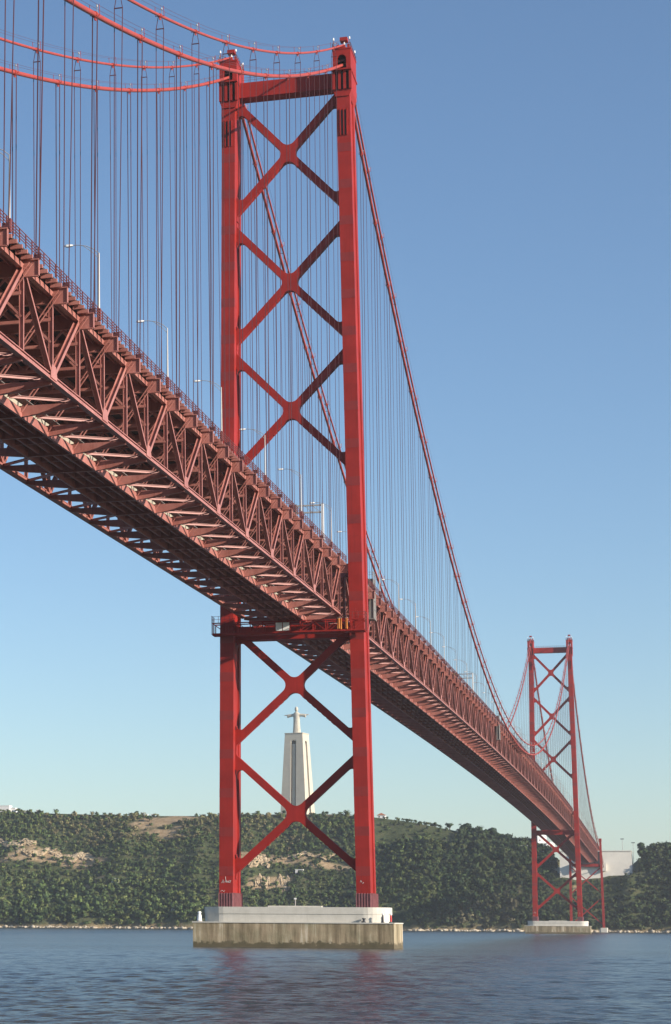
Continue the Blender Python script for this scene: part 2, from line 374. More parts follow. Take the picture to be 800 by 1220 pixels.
def fast_mesh(name, verts, quads_, mat, smooth=False, col=None, colname=None, soft=None):
    me = bpy.data.meshes.new(name); nv, nf = len(verts), len(quads_); k = quads_.shape[1]
    me.vertices.add(nv); me.vertices.foreach_set('co', np.asarray(verts, np.float32).ravel())
    me.loops.add(nf*k); me.loops.foreach_set('vertex_index', np.asarray(quads_, np.int32).ravel())
    me.polygons.add(nf); me.polygons.foreach_set('loop_start', np.arange(nf, dtype=np.int32)*k)
    if smooth: me.polygons.foreach_set('use_smooth', np.ones(nf, bool))
    me.update(calc_edges=True); me.materials.append(M[mat])
    if col is not None:
        a = me.color_attributes.new(colname, 'FLOAT_COLOR', 'POINT'); a.data.foreach_set('color', np.asarray(col, np.float32).ravel())
    if soft is not None:
        a = me.attributes.new('soft', 'FLOAT_VECTOR', 'POINT'); a.data.foreach_set('vector', np.asarray(soft, np.float32).ravel())
    return me
bf = np.maximum(bare_fac(GX.ravel(), GY.ravel()), np.clip((shore_y(GX.ravel())+2.5-GY.ravel())/1.5, 0, 1))
hill = put('hillside', fast_mesh('hillside', np.stack([GX.ravel(), GY.ravel(), GZ.ravel()], 1), quads, 'hill', True,
           np.stack([bf, bf, bf, np.ones_like(bf)], 1), 'bare'))
tag(hill, 'steep scrub covered hillside rising from the far river bank', kind='structure')

# water: one sheet out to the horizon, with real wavelets where the river is near
ds = [80.0]
while ds[-1] < 1300: ds.append(ds[-1]+max(.25, ds[-1]*.0027))
ds = np.array([-3000, -500, 0]+ds+[1500, 1800, 2200, 3000, 5000, 10000, 40000], float)
ss = np.linspace(-.46, .12, 360)
WD, WS = np.meshgrid(ds, ss, indexing='ij')
WY = WD-449; WX = 75+WS*np.clip(WD+60, 40, 2500)
WX = np.concatenate([np.full((len(ds), 1), -40000.), np.full((len(ds), 1), -3000.), WX, np.full((len(ds), 1), 3000.), np.full((len(ds), 1), 40000.)], 1)
WY = np.repeat(WY[:, :1], WX.shape[1], 1); WZ = np.zeros_like(WX)
wr = np.random.default_rng(11); cell = np.maximum(.25, np.clip(WY+449, 40, 1e5)*.0027)
gust = .66+.40*np.tanh(2.6*np.clip(fnoise(WX*.35, WY*1.2, .012, 3, 8)+.15*np.sin(WY*.02), -2, 2))
for k in range(64):
    lam = .55*(6/.55)**(k/63); a = wr.normal(R_(70), R_(42)); amp = .0076*lam**.40*wr.uniform(.6, 1.3)
    ph = wr.uniform(0, 6.28); kx, ky = 2*math.pi/lam*math.cos(a), 2*math.pi/lam*math.sin(a)
    th = WX*kx+WY*ky+ph+.8*np.sin(WX*.021*(1+k % 5)+WY*.017*(1+k % 3)+k)
    WZ += amp*(np.sin(th)+.25*np.sin(2*th+.6))*np.clip(lam/cell/2.2-.9, 0, 1)
edge = np.clip((WY+449-81)/10, 0, 1)*np.clip((1290-(WY+449))/300, 0, 1); edge[:, :6] = 0; edge[:, -6:] = 0
WZ = WZ*gust*edge*np.interp(WY+449, [100, 260, 420], [1.3, 1.15, .8])
wi = np.arange(WX.size).reshape(WX.shape)
wq = np.stack([wi[:-1, :-1], wi[:-1, 1:], wi[1:, 1:], wi[1:, :-1]], -1).reshape(-1, 4)
tag(put('river_water', fast_mesh('river_water', np.stack([WX.ravel(), WY.ravel(), WZ.ravel()], 1), wq, 'water', True)), 'rippled blue grey river water', kind='structure')

# ---------------------------------------------------------------- piers
def stadium(hx, hy, r, n=8):
    out = []
    for cx_, cy_, a0 in ((hx-r, hy-r, 0), (-hx+r, hy-r, 90), (-hx+r, -hy+r, 180), (hx-r, -hy+r, 270)):
        out += [(cx_+r*math.cos(R_(a0+90*i/n)), cy_+r*math.sin(R_(a0+90*i/n))) for i in range(n+1)]
    return out
def make_pier(loc, label):
    p = thing('tower_pier', loc, label, 'pier', 'concrete piers under the two bridge towers')
    b = MB(); b.prism_z([(-20.4, -7.3), (20.4, -7.3), (20.4, 7.3), (-20.4, 7.3)], -6, 4.9)
    fo = b.build('fender_block', 'fender', p)
    c = MB(); c.prism_z([(-20.55, -7.45), (20.55, -7.45), (20.55, 7.45), (-20.55, 7.45)], 4.9, 5.12)
    c.build('fender_coping', 'plinth', p)
    q = MB(); q.loft([[(x, y, z) for x, y in stadium(18.9, 6.3, 4.6)] for z in (5.12, 6.75)])
    q.build('plinth', 'plinth', p, smooth=False)
    q = MB(); q.loft([[(x, y, z) for x, y in stadium(19.0, 6.4, 4.7)] for z in (6.75, 8.15)])
    q.build('plinth_cap', 'plinth', p)
    MB().box(-5.5, 5.5, -4, 4, 8.15, 8.42).build('deck_slab', 'plinth', p)
    return p
make_pier((0, 0, 0), 'stained concrete pier with pale plinth under the nearer big red tower')
make_pier((0, 1012.9, 0), 'small looking concrete pier under the distant red tower by the wooded shore')

def beacon(x, y, z, h, r, mat, top, label, shape):
    t = thing('beacon_post', (x, y, z), label, 'beacon')
    b = MB(); b.tube([(0, 0, 0), (0, 0, .18)], r*1.9, 12); b.build('base', 'blk' if mat != 'white' else 'galv', t)
    b = MB(); b.tube([(0, 0, .18), (0, 0, h*.55), (0, 0, h*.8)], [r*shape, r*(1+shape)/2, r*.8], 12); b.build('post', mat, t)
    b = MB(); b.tube([(0, 0, h*.8), (0, 0, h*.86), (0, 0, h*.96), (0, 0, h)], [r*1.2, r*1.2, r*.9, r*.2], 12); b.build('lantern', top, t)
beacon(-19.3, -6.0, 5.12, 2.1, .32, 'white', 'white', 'white bulky navigation beacon on the pier beside the plinth end', 1.6)
beacon(19.6, -5.4, 5.12, 1.9, .2, 'redpost', 'white', 'slim red navigation post with white top on the pier corner', 1.0)
beacon(18.2, -6.95, 5.12, 1.95, .17, 'blk', 'white', 'thin dark post with pale lantern before the pale plinth', 1.2)
bo = thing('mooring_bollard', (14.4, -6.9, 5.12), 'low dark mooring bollard on the pier ledge before the plinth', 'bollard')
MB().tube([(0, 0, 0), (0, 0, .15), (.05, 0, .2), (.05, 0, .6)], [.5, .5, .28, .25], 10).build('post', 'blk', bo)
MB().tube([(.05, 0, .6), (.05, 0, .7), (.05, 0, .9)], [.25, .4, .36], 10).build('cap', 'blk', bo)
an = thing('marker_mast', (0, -3, 8.42), 'short pale mast standing in the middle of the plinth top', 'mast')
MB().tube([(0, 0, 0), (0, 0, 1.3)], .1, 8).build('pole', 'galv', an)
MB().box(-.2, .2, -.2, .2, 1.3, 1.6).build('lamp_head', 'white', an)

# ---------------------------------------------------------------- towers
ZB, ZT = 8.15, 190.0
def leg_b(z): return 14.1+(12.3-14.1)*(z-ZB)/(ZT-ZB)
def leg_d(z): return 8.6+(7.2-8.6)*(z-ZB)/(ZT-ZB)
LW = 2.86
def leg_ring(s, z, rec=0.28):
    d = leg_d(z)/2; h = LW/2; c = s*leg_b(z); f = 2.1
    pts = [(-h, -d), (h, -d), (h, -d+f), (h-rec, -d+f+.02), (h-rec, d-f-.02), (h, d-f), (h, d), (-h, d), (-h, d-f), (-h+rec, d-f-.02), (-h+rec, -d+f+.02), (-h, -d+f)]
    return [(c+x, y, z) for x, y in pts]
def make_tower(loc, label):
    t = thing('bridge_tower', loc, label, 'bridge tower', 'red steel towers of the suspension bridge')
    for s in (-1, 1):
        m = MB(); m.loft([leg_ring(s, z) for z in np.linspace(ZB, 181, 12)]); lg = m.build('leg', 'tower', t)
        # splice plates on the river-facing front of the leg
        for k in range(21):
            z0 = 14.5+8.05*k
            if z0 > 172: break
            d0, d1 = leg_d(z0)/2, leg_d(z0+1.9)/2; c0, c1 = s*leg_b(z0), s*leg_b(z0+1.9)
            m = MB(); e = .03; h = LW/2+.012
            ring = lambda c, d, z: [(c-h, -d-e, z), (c+h, -d-e, z), (c+h, -d+.5, z), (c-h, -d+.5, z)]
            m.loft([ring(c0, d0, z0), ring(c1, d1, z0+1.9)]); m.build('splice_plate', 'plate', lg)
        # skirt with stiffener ribs
        sk = MB(); b0 = s*leg_b(9); h = LW/2+.12; d = leg_d(9)/2+.12
        sk.box(b0-h, b0+h, -d, d, ZB, 10.9); so_ = sk.build('base_skirt', 'skirt', t)
        for k in range(6):
            x = b0-h+.15+(2*h-.3)*k/5; MB().box(x-.1, x+.1, -d-.32, -d+.05, ZB, 11.0).build('stiffener', 'skirt', so_)
        for k in range(7):
            y = -d+.3+(2*d-.6)*k/6; MB().box(b0+h-.05, b0+h+.3, y-.1, y+.1, ZB, 11.0).build('stiffener', 'skirt', so_)
        # saddle housing
        c = s*12.3; hw = 1.92; hd = 4.2
        outer = [(-hw, 181.0), (-LW/2-.05, 179.7), (LW/2+.05, 179.7), (hw, 181.0), (hw, 190.0), (-hw, 190.0)]
        m = MB()
        # front wall with arched opening: two jambs, arch block; side and rear walls
        m.box(c-hw, c-.95, -hd, -hd+.5, 185.6, 190.0); m.box(c+.95, c+hw, -hd, -hd+.5, 185.6, 190.0)
        arch = [(-.95, 190.0)]+[(.95*math.cos(R_(180-180*i/10)), 187.9+.95*math.sin(R_(180-180*i/10))) for i in range(11)]+[(.95, 190.0)]
        m.prism_y([(c+x, z) for x, z in arch], -hd+.003, -hd+.497)
        m.box(c-hw+.003, c-hw+.45, -hd+.5, hd-.5, 181.2, 189.99); m.box(c+hw-.45, c+hw-.003, -hd+.5, hd-.5, 181.2, 189.99)
        m.box(c-hw, c-.95, hd-.5, hd, 181, 190.0); m.box(c+.95, c+hw, hd-.5, hd, 181, 190.0)
        m.prism_y([(c+x, z) for x, z in arch], hd-.497, hd-.003)
        m.box(c-hw-.15, c+hw+.15, -hd-.6, hd+.6, 185.25, 185.6)      # ledge at the lower cable
        m.box(c-hw-.1, c+hw+.1, -hd-.1, hd+.1, 190.0, 190.3)
        hs = m.build('saddle_housing', 'tower', t)
        m = MB(); m.prism_y([(c+x, z) for x, z in [(-hw, 181.0), (-LW/2-.05, 179.7), (LW/2+.05, 179.7), (hw, 181.0), (hw, 181.2), (-hw, 181.2)]], -hd+.35, hd-.35)
        m.build('housing_flare', 'tower', t)
        m = MB(); m.box(c-hw+.45, c+hw-.45, -hd+.55, hd-.55, 181.2, 185.25); m.build('housing_core', 'dark', t)
        for x in (-1.75, -.55, .55, 1.75):
            MB().box(c+x-.28, c+x+.28, -hd, -hd+.5, 181.2, 185.25).build('front_rib', 'tower', hs)
        m = MB()                                                     # saddle on top
        m.box(c-.55, c+.55, -2.6, 2.6, 190.3, 191.6); m.box(c-1.3, c-.9, -1.6, 1.6, 190.3, 192.2); m.box(c+.9, c+1.3, -1.6, 1.6, 190.3, 192.2)
        m.box(c-.8, c+.8, -.9, .9, 193.35, 194.1)
        m.build('cable_saddle', 'tower', t)
        for y in (-2.2, 0, 2.2):                                      # lower saddle inside the arch
            pass
        m = MB()                                                     # railing round the top
        zt = 190.3
        P4 = [(c-hw, -hd), (c+hw, -hd), (c+hw, hd), (c-hw, hd)]
        for i in range(4):
            a, b = P4[i], P4[(i+1) % 4]; nseg = 3 if i % 2 == 0 else 5
            if i % 2 == 0:
                spans = [((a[0], a[1]), (a[0]+(b[0]-a[0])*.3, a[1])), ((a[0]+(b[0]-a[0])*.7, a[1]), (b[0], b[1]))]
            else: spans = [(a, b)]
            for p, q in spans:
                for h in (.55, 1.1): m.beam((*p, zt+h), (*q, zt+h), (0, 0, 1), .06, .06)
            for k in range(nseg+1):
                f = k/nseg; x, y = a[0]+(b[0]-a[0])*f, a[1]+(b[1]-a[1])*f
                m.box(x-.04, x+.04, y-.04, y+.04, zt, zt+1.15)
        m.build('top_railing', 'rail', t)
        for x, y in ((-1.7, -4.0), (.2, -1.2), (1.7, -4.0), (1.7, 4.0)):
            o = MB().tube([(c+x, y, 190.3), (c+x, y, 192.2)], .07, 6).build('light_post', 'rail', t)
            MB().tube([(c+x, y, 192.2), (c+x, y, 192.35), (c+x, y, 192.75)], [.16, .2, .14], 8).build('lamp', 'white', o)
        # slots in the leg front below the housing: proud boxes, their shade painted
        zc = 172.0; d = leg_d(174)/2
        for x in (-.35, .35):
            c2 = s*leg_b(174)+x
            MB().box(c2-.15, c2+.15, -d-.10, -d+.1, 171.2, 176.6).build('slot_shade', 'dark', lg)
        c2 = s*leg_b(174)
        for x in (-.7, 0, .7): MB().box(c2+x-.09, c2+x+.09, -d-.22, -d+.1, 171.0, 176.9).build('slot_fin', 'tower', lg)
    for s, pts in ((-1, [[(-.9, 13.0), (-.6, 13.7), (-.5, 13.0), (-.2, 13.4)], [(-.1, 14.3), (0, 13.1), (.15, 13.5), (.3, 13.1)], [(.35, 13.3), (.6, 13.5), (.5, 13.1), (.75, 13.1)], [(.85, 13.6), (.8, 13.0), (1.05, 13.5)], [(-1.2, 11.3), (-.8, 11.5), (-.5, 11.25), (-.2, 11.5)]]),
                  (1, [[(-.6, 13.2), (-.45, 13.6), (-.3, 13.2)], [(-.1, 12.9), (.1, 13.2)]])):
        m = MB(); d = leg_d(13)/2+.02
        for pl in pts: m.tube([(s*leg_b(13)+x, -d, z) for x, z in pl], .045, 4)
        tag(m.build('paint_scrawl', 'white', t), 'small white painted scrawl')
    # top strut
    bx = leg_b(184)-LW/2+.1
    m = MB(); m.box(-bx, bx, -1.5, 1.5, 182.6, 185.9); m.build('top_strut', 'tower', t)
    m = MB(); m.box(-bx+.5, bx-.5, -1.75, 1.75, 182.45, 182.62); m.build('strut_flange', 'tower', t)
    m = MB()
    for y in (-1.4, 1.4):
        for h in (.6, 1.15): m.beam((-9.8, y, 185.9+h), (9.8, y, 185.9+h), (0, 0, 1), .05, .05)
        for k in range(15):
            x = -9.8+19.6*k/14; m.box(x-.03, x+.03, y-.03, y+.03, 185.9, 187.1)
    tag(m.build('strut_railing', 'rail', t), kind='stuff')
    bx = leg_b(64.6)-LW/2+.1
    MB().box(-bx, bx, -1.6, 1.6, 63.6, 66.45).build('lower_strut', 'tower', t)
    # cross braces with rounded gussets
    for zc, half in ((169.3, 12.0), (140.6, 12.0), (112.5, 12.0), (54.0, 11.3), (27.3, 11.3)):
        hw = 0.74
        def xl(z): return leg_b(z)-LW/2+.02
        zu, zd = zc+half, zc-half; xu, xd = xl(zu), xl(zd)
        du = unit(V(xu, zu-zc)); dd = unit(V(xd, zd-zc))
        def edge(dirv, off, z=None, x=None):
            n = V(-dirv[1], dirv[0]); p = V(0, zc)+n*off
            tt = (x-p[0])/dirv[0]; return p+dirv*tt
        def inter(d1, o1, d2, o2):
            n1, n2 = V(-d1[1], d1[0]), V(-d2[1], d2[0]); A = np.array([d1, -d2]).T
            r = np.linalg.solve(A, (n2*o2)-(n1*o1)); return V(0, zc)+n1*o1+d1*r[0]
        ul = V(-du[0], du[1]); dl = V(-dd[0], dd[1]); pts = []; rad = []
        def armend(dirv, x, first):   # run around the end of an arm, counter-clockwise
            sg = 1 if x > 0 else -1
            a, b = edge(dirv, -hw, x=x), edge(dirv, hw, x=x)
            e = 1.1 if sg > 0 else -1.1
            o = .7*sg
            return [(a, .9), (V(x, a[1]-e), 0), (V(x+o, a[1]-e), 0), (V(x+o, b[1]+e), 0), (V(x, b[1]+e), 0), (b, .9)]
        seq = armend(dd, xd, 0)+[(inter(dd, hw, du, -hw), 1.7)]+armend(du, xu, 0)+[(inter(du, hw, ul, -hw), 1.7)]
        seq += armend(ul, -xu, 0)+[(inter(ul, hw, dl, -hw), 1.7)]+armend(dl, -xd, 0)+[(inter(dl, hw, dd, -hw), 1.7)]
        poly = round_poly([tuple(p) for p, _ in seq], [r for _, r in seq], 6)
        m = MB(); m.prism_y(poly, -.8, .8); br = m.build('cross_brace', 'tower', t)
        # batten plates along the undersides of the lower arms
        for dv, sgn in ((dl, 1), (dd, 1)):
            for k in range(7):
                p = V(0, zc)+dv*(3.2+1.35*k)
                n = V(-dv[1], dv[0]); n = n if n[1] < 0 else -n
                q = p+n*(hw+.0)
                m = MB(); m.beam((q[0]-dv[0]*.4, 0, q[1]-dv[1]*.4), (q[0]+dv[0]*.4, 0, q[1]+dv[1]*.4), (0, 1, 0), 1.3, .14)
                m.build('batten', 'tower', br)
    return t
tw = make_tower((0, 0, 0), 'tall red steel tower with five cross braces on the nearer pier')
tw2 = copy_tree(tw); tw2.location = (0, 1012.9, 0); tw2['label'] = 'distant red steel tower rising before the wooded far shore'

# ---------------------------------------------------------------- end bent on the far shore
YE = 1490.0
eb = thing('end_bent', (0, YE, 0), 'slender red steel end bent carrying the deck at the far bank', 'bridge pier')
for s in (-1, 1):
    MB().loft([[(s*13.4+a*1.0, b*1.5, 3.9) for a, b in ((-1, -1), (1, -1), (1, 1), (-1, 1))], [(s*12.6+a*.9, b*1.3, 78.5) for a, b in ((-1, -1), (1, -1), (1, 1), (-1, 1))]]).build('leg', 'tower', eb)
    MB().box(s*12.6-1.1, s*12.6+1.1, -2, 2, 77.2, 79.4).build('saddle_box', 'tower', eb)
    blk = MB(); blk.prism_z(stadium(3.2, 3.4, .8, 3), -4, 3.9)
    tag(blk.build('bent_footing', 'plinth', None, (s*13.4, YE, 0)), 'pale concrete footing block under the end bent leg at the waterline', 'footing', 'concrete footings of the end bent')
MB().box(-11.6, 11.6, -.9, .9, 55.6, 58.0).build('strut', 'tower', eb)
for z0, z1 in ((7, 29), (33, 55)):
    m = MB(); x = 12.3
    m.beam((-x, 0, z0), (x, 0, z1), (0, 1, 0), 1.0, .9); m.beam((x, .02, z0), (-x, .02, z1), (0, 1, 0), .96, .9)
    m.build('cross_brace', 'tower', eb)

# ---------------------------------------------------------------- deck
def T(y):
    if y < 0: return 78.7+.0165*y
    if y > 1012.9: return 78.7-.0165*(y-1012.9)
    return 78.7+3.0*(1-((y-506.45)/506.45)**2)
XC = 9.95
def protos(L):
    P = {}
    P['vertical'] = MB().hbeam((0, 0, -1.0), (0, 0, -10.0), (1, 0, 0), .50, .30)
    P['diagonal_down'] = MB().hbeam((0, 0, -.75), (0, L, -10.35), (1, 0, 0), .60, .36)
    P['diagonal_up'] = MB().hbeam((0, 0, -10.35), (0, L, -.75), (1, 0, 0), .62, .46)
    g = MB(); g.prism_y([(-1.25, -10.45), (1.25, -10.45), (1.25, -9.9), (.75, -8.9), (-.75, -8.9), (-1.25, -9.9)], -.03, .03)
    a = np.array(g.v); g.v = [tuple(p) for p in np.stack([a[:, 1], a[:, 0], a[:, 2]], 1)]
    P['gusset_plate'] = g
    f = MB()
    for s in (-1, 1):
        f.box(min(s*10.0, s*11.9), max(s*10.0, s*11.9), -.05, .05, -1.8, -.12)
        f.box(min(s*9.6, s*11.93), max(s*9.6, s*11.93), -.25, .25, -.12, 0); f.box(min(s*9.6, s*11.8), max(s*9.6, s*11.8), -.22, .22, -1.9, -1.8)
        f.box(min(s*11.84, s*11.92), max(s*11.84, s*11.92), -.2, .2, -1.8, -.12)
    f.box(-9.98, 9.98, -.06, .06, -1.7, -.1); f.box(-9.6, 9.6, -.24, .24, -.1, .0); f.box(-9.6, 9.6, -.24, .24, -1.8, -1.7)
    P['floor_beam'] = f
    f = MB(); f.beam((-9.9, 0, -3.6), (9.9, 0, -3.6), (0, 0, 1), .35, .35)
    for i in range(6):
        x0 = -9.9+19.8*i/6; x1 = x0+3.3; f.beam((x0, 0, -3.5), (x0+1.65, 0, -1.8), (0, 1, 0), .2, .22); f.beam((x1, 0, -3.5), (x0+1.65, 0, -1.8), (0, 1, 0), .2, .22)
    for s in (-1, 1): f.beam((s*9.95, 0, -6.2), (s*7.6, 0, -3.7), (0, 1, 0), .25, .25)
    P['sway_frame'] = f
    for s, nm in ((1, 'r'), (-1, 'l')):
        f = MB(); a, b = V(11.1*s, -.40, -.5), V(3.15*s, -.42, -11.2); d = unit(b-a); q = V(-d[2], 0, d[0])
        for o in (-.19, .19): f.beam(a+q*o, b+q*o, (0, 1, 0), .22, .08)
        for k in range(11):
            c = a+(b-a)*(k+.5)/11; sg = 1 if k % 2 else -1
            f.beam(c-q*.17-d*.28*sg, c+q*.17+d*.28*sg, (0, 1, 0), .05, .07)
        P['sway_strut_'+nm] = f
    f = MB()
    prof = [(10.0, -10.55), (10.0, -10.95), (6.5, -11.5), (3.0, -11.86), (-3.0, -11.86), (-6.5, -11.5), (-10.0, -10.95), (-10.0, -10.55)]
    f.prism_y(prof, -.06, .06)
    for (x0, z0), (x1, z1) in zip(prof[1:7], prof[2:7]): f.beam((x0, 0, z0-.03), (x1, 0, z1-.03), (0, 1, 0), .5, .07)
    P['rail_floor_beam'] = f
    P['mid_cross_beam'] = MB().box(-2.9, 2.9, -.15, .15, -11.5, -10.82)
    for s, nm in ((1, 'r'), (-1, 'l')):
        f = MB(); f.hbeam((9.85*s, -.1, -10.5), (3.25*s, -L*.47, -10.6), (0, 0, 1), .34, .3); P['lateral_a_'+nm] = f
        f = MB(); f.hbeam((9.85*s, .1, -10.52), (3.25*s, L*.47, -10.62), (0, 0, 1), .34, .3); P['lateral_b_'+nm] = f
    b = MB(); r = MB(); tr = MB()
    for s in (-1, 1):
        for k in range(1, 6):
            y = L*k/6; b.box(min(s*10.45, s*11.75), max(s*10.45, s*11.75), y-.14, y+.14, -.48, -.06)
        for k in range(5):
            y = L*k/5+.35; r.box(s*11.68-.06, s*11.68+.06, y-.06, y+.06, -.02, 1.45)
        for h in (.42, .74, 1.06, 1.42): r.box(s*11.68-.035, s*11.68+.035, 0.002, L-.002, h-.035, h+.035)
    P['sidewalk_brackets'] = b; P['railing'] = r
    return P
PART_NAMES = {'diagonal_down': 'diagonal', 'diagonal_up': 'diagonal', 'sway_strut_r': 'sway_strut', 'sway_strut_l': 'sway_strut',
              'lateral_a_r': 'lateral_brace', 'lateral_a_l': 'lateral_brace', 'lateral_b_r': 'lateral_brace', 'lateral_b_l': 'lateral_brace'}
PMAT = {'railing': 'rail'}
def sweep(x0, x1, z0, z1, ys, y0, z00):
    """a longitudinal member following the deck profile, in the span's own frame"""
    m = MB(); rings = [[(x0, y-y0, T(y)+z0-z00), (x1, y-y0, T(y)+z0-z00), (x1, y-y0, T(y)+z1-z00), (x0, y-y0, T(y)+z1-z00)] for y in ys]
    return m.loft(rings)
def make_span(ya, L, n, parity, label, near_lim):
    y0 = ya; z0 = T(ya)
    t = thing('truss_span', (0, y0, z0), label, 'bridge deck', 'red truss deck spans of the bridge')
    P = protos(L); ME = {}
    def mesh(k):
        if k not in ME: ME[k] = P[k].mesh(PART_NAMES.get(k, k), PMAT.get(k, 'truss'))
        return ME[k]
    far = {}
    ys = [ya+L*i for i in range(n+1)]
    def place(k, y, x=0, rx=0):
        nm = PART_NAMES.get(k, k); z = T(y)
        if y < near_lim and k not in ('railing', 'sidewalk_brackets'):
            put(nm, mesh(k), t, (x, y-y0, z-z0), rx)
        else:
            b = far.setdefault(nm, MB()); b.join(P[k], dx=x, dy=y-y0, dz=z-z0, rx=rx)
    for i, y in enumerate(ys):
        last = i == n; yn = ys[i+1] if not last else ys[i-1]
        rx = math.atan((T(yn)-T(y))/(yn-y))
        for s in (-1, 1):
            place('vertical', y, s*XC, rx)
            if (i+parity) % 2 == 1: place('gusset_plate', y, s*(XC+.345), rx)
            if not last: place('diagonal_down' if (i+parity) % 2 == 0 else 'diagonal_up', y, s*XC, rx)
        place('floor_beam', y, 0, rx); place('sway_frame', y, 0, rx)
        place('sway_strut_r', y, 0, rx); place('sway_strut_l', y, 0, rx)
        place('rail_floor_beam', y, 0, rx)
        if i > 0: place('lateral_a_r', y, 0, rx); place('lateral_a_l', y, 0, rx)
        if not last:
            place('lateral_b_r', y, 0, rx); place('lateral_b_l', y, 0, rx)
            place('sidewalk_brackets', y, 0, rx); place('railing', y, 0, rx)
            ym = y+L/2; place('mid_cross_beam', ym, 0, rx)
    for nm, b in far.items():
        tag(b.build(nm, PMAT.get(nm, 'truss'), t), kind='stuff')
    for s in (-1, 1):
        a, b = XC-.27, XC+.27
        lo, hi = (a, b) if s > 0 else (-b, -a)
        sweep(lo, hi, -1.02, -.42, ys, y0, z0).build('top_chord', 'truss', t)
        bc = sweep(lo, hi, -10.75, -10.25, ys, y0, z0).build('bottom_chord', 'truss', t)
        lo2, hi2 = (XC+.22, XC+.46) if s > 0 else (-XC-.46, -XC-.22)
        sweep(lo2, hi2, -10.80, -10.73, ys, y0, z0).build('chord_flange', 'truss', bc)
        lo2, hi2 = (XC+.05, XC+.20) if s > 0 else (-XC-.20, -XC-.05)
        sweep(lo2, hi2, -9.98, -9.86, ys, y0, z0).build('service_pipe', 'truss', bc)
        lo, hi = sorted((s*2.84, s*3.16)); sweep(lo, hi, -11.95, -10.90, ys, y0, z0).build('rail_girder', 'truss', t)
        lo, hi = sorted((s*2.45, s*2.62)); sweep(lo, hi, -10.6, -9.95, ys, y0, z0).build('track_parapet', 'concrete_cream', t)
        lo, hi = sorted((s*3.3, s*4.3)); sweep(lo, hi, -10.36, -10.28, ys, y0, z0).build('walkway', 'grey', t)
        lo, hi = sorted((s*2.64, s*2.74))
        if s < 0: sweep(lo, hi, -9.93, -7.9, ys, y0, z0).build('sun_block_screen', 'truss', t)  # added screen, keeps sun off the chord and braces on this side
    for x in (-1.45, 0, 1.45): sweep(x-.14, x+.14, -11.62, -10.76, ys, y0, z0).build('rail_stringer', 'truss', t)
    sweep(-2.8, 2.8, -10.72, -10.6, ys, y0, z0).build('track_slab', 'grey', t)
    for x in (-2.0, -.55, .55, 2.0): sweep(x-.06, x+.06, -10.6, -10.42, ys, y0, z0).build('running_rail', 'blk', t)
    for x in np.linspace(-8.8, 8.8, 9): sweep(x-.12, x+.12, -.62, .02, ys, y0, z0).build('road_stringer', 'truss', t)
    sweep(-11.3, 11.3, .022, .20, ys, y0, z0).build('road_slab', 'asphalt', t)
    return t
LS = 11.49
make_span(-3.5-LS*30, LS, 30, 0, 'red truss deck side span reaching from overhead to the nearer tower', 1e9)
make_span(3.5, (1012.9-7)/88, 88, 0, 'long red truss deck main span between the two towers', 260)
make_span(1012.9+3.5, (YE-1.2-1016.4)/42, 42, 0, 'far red truss deck side span from distant tower to the wooded bank', 0)

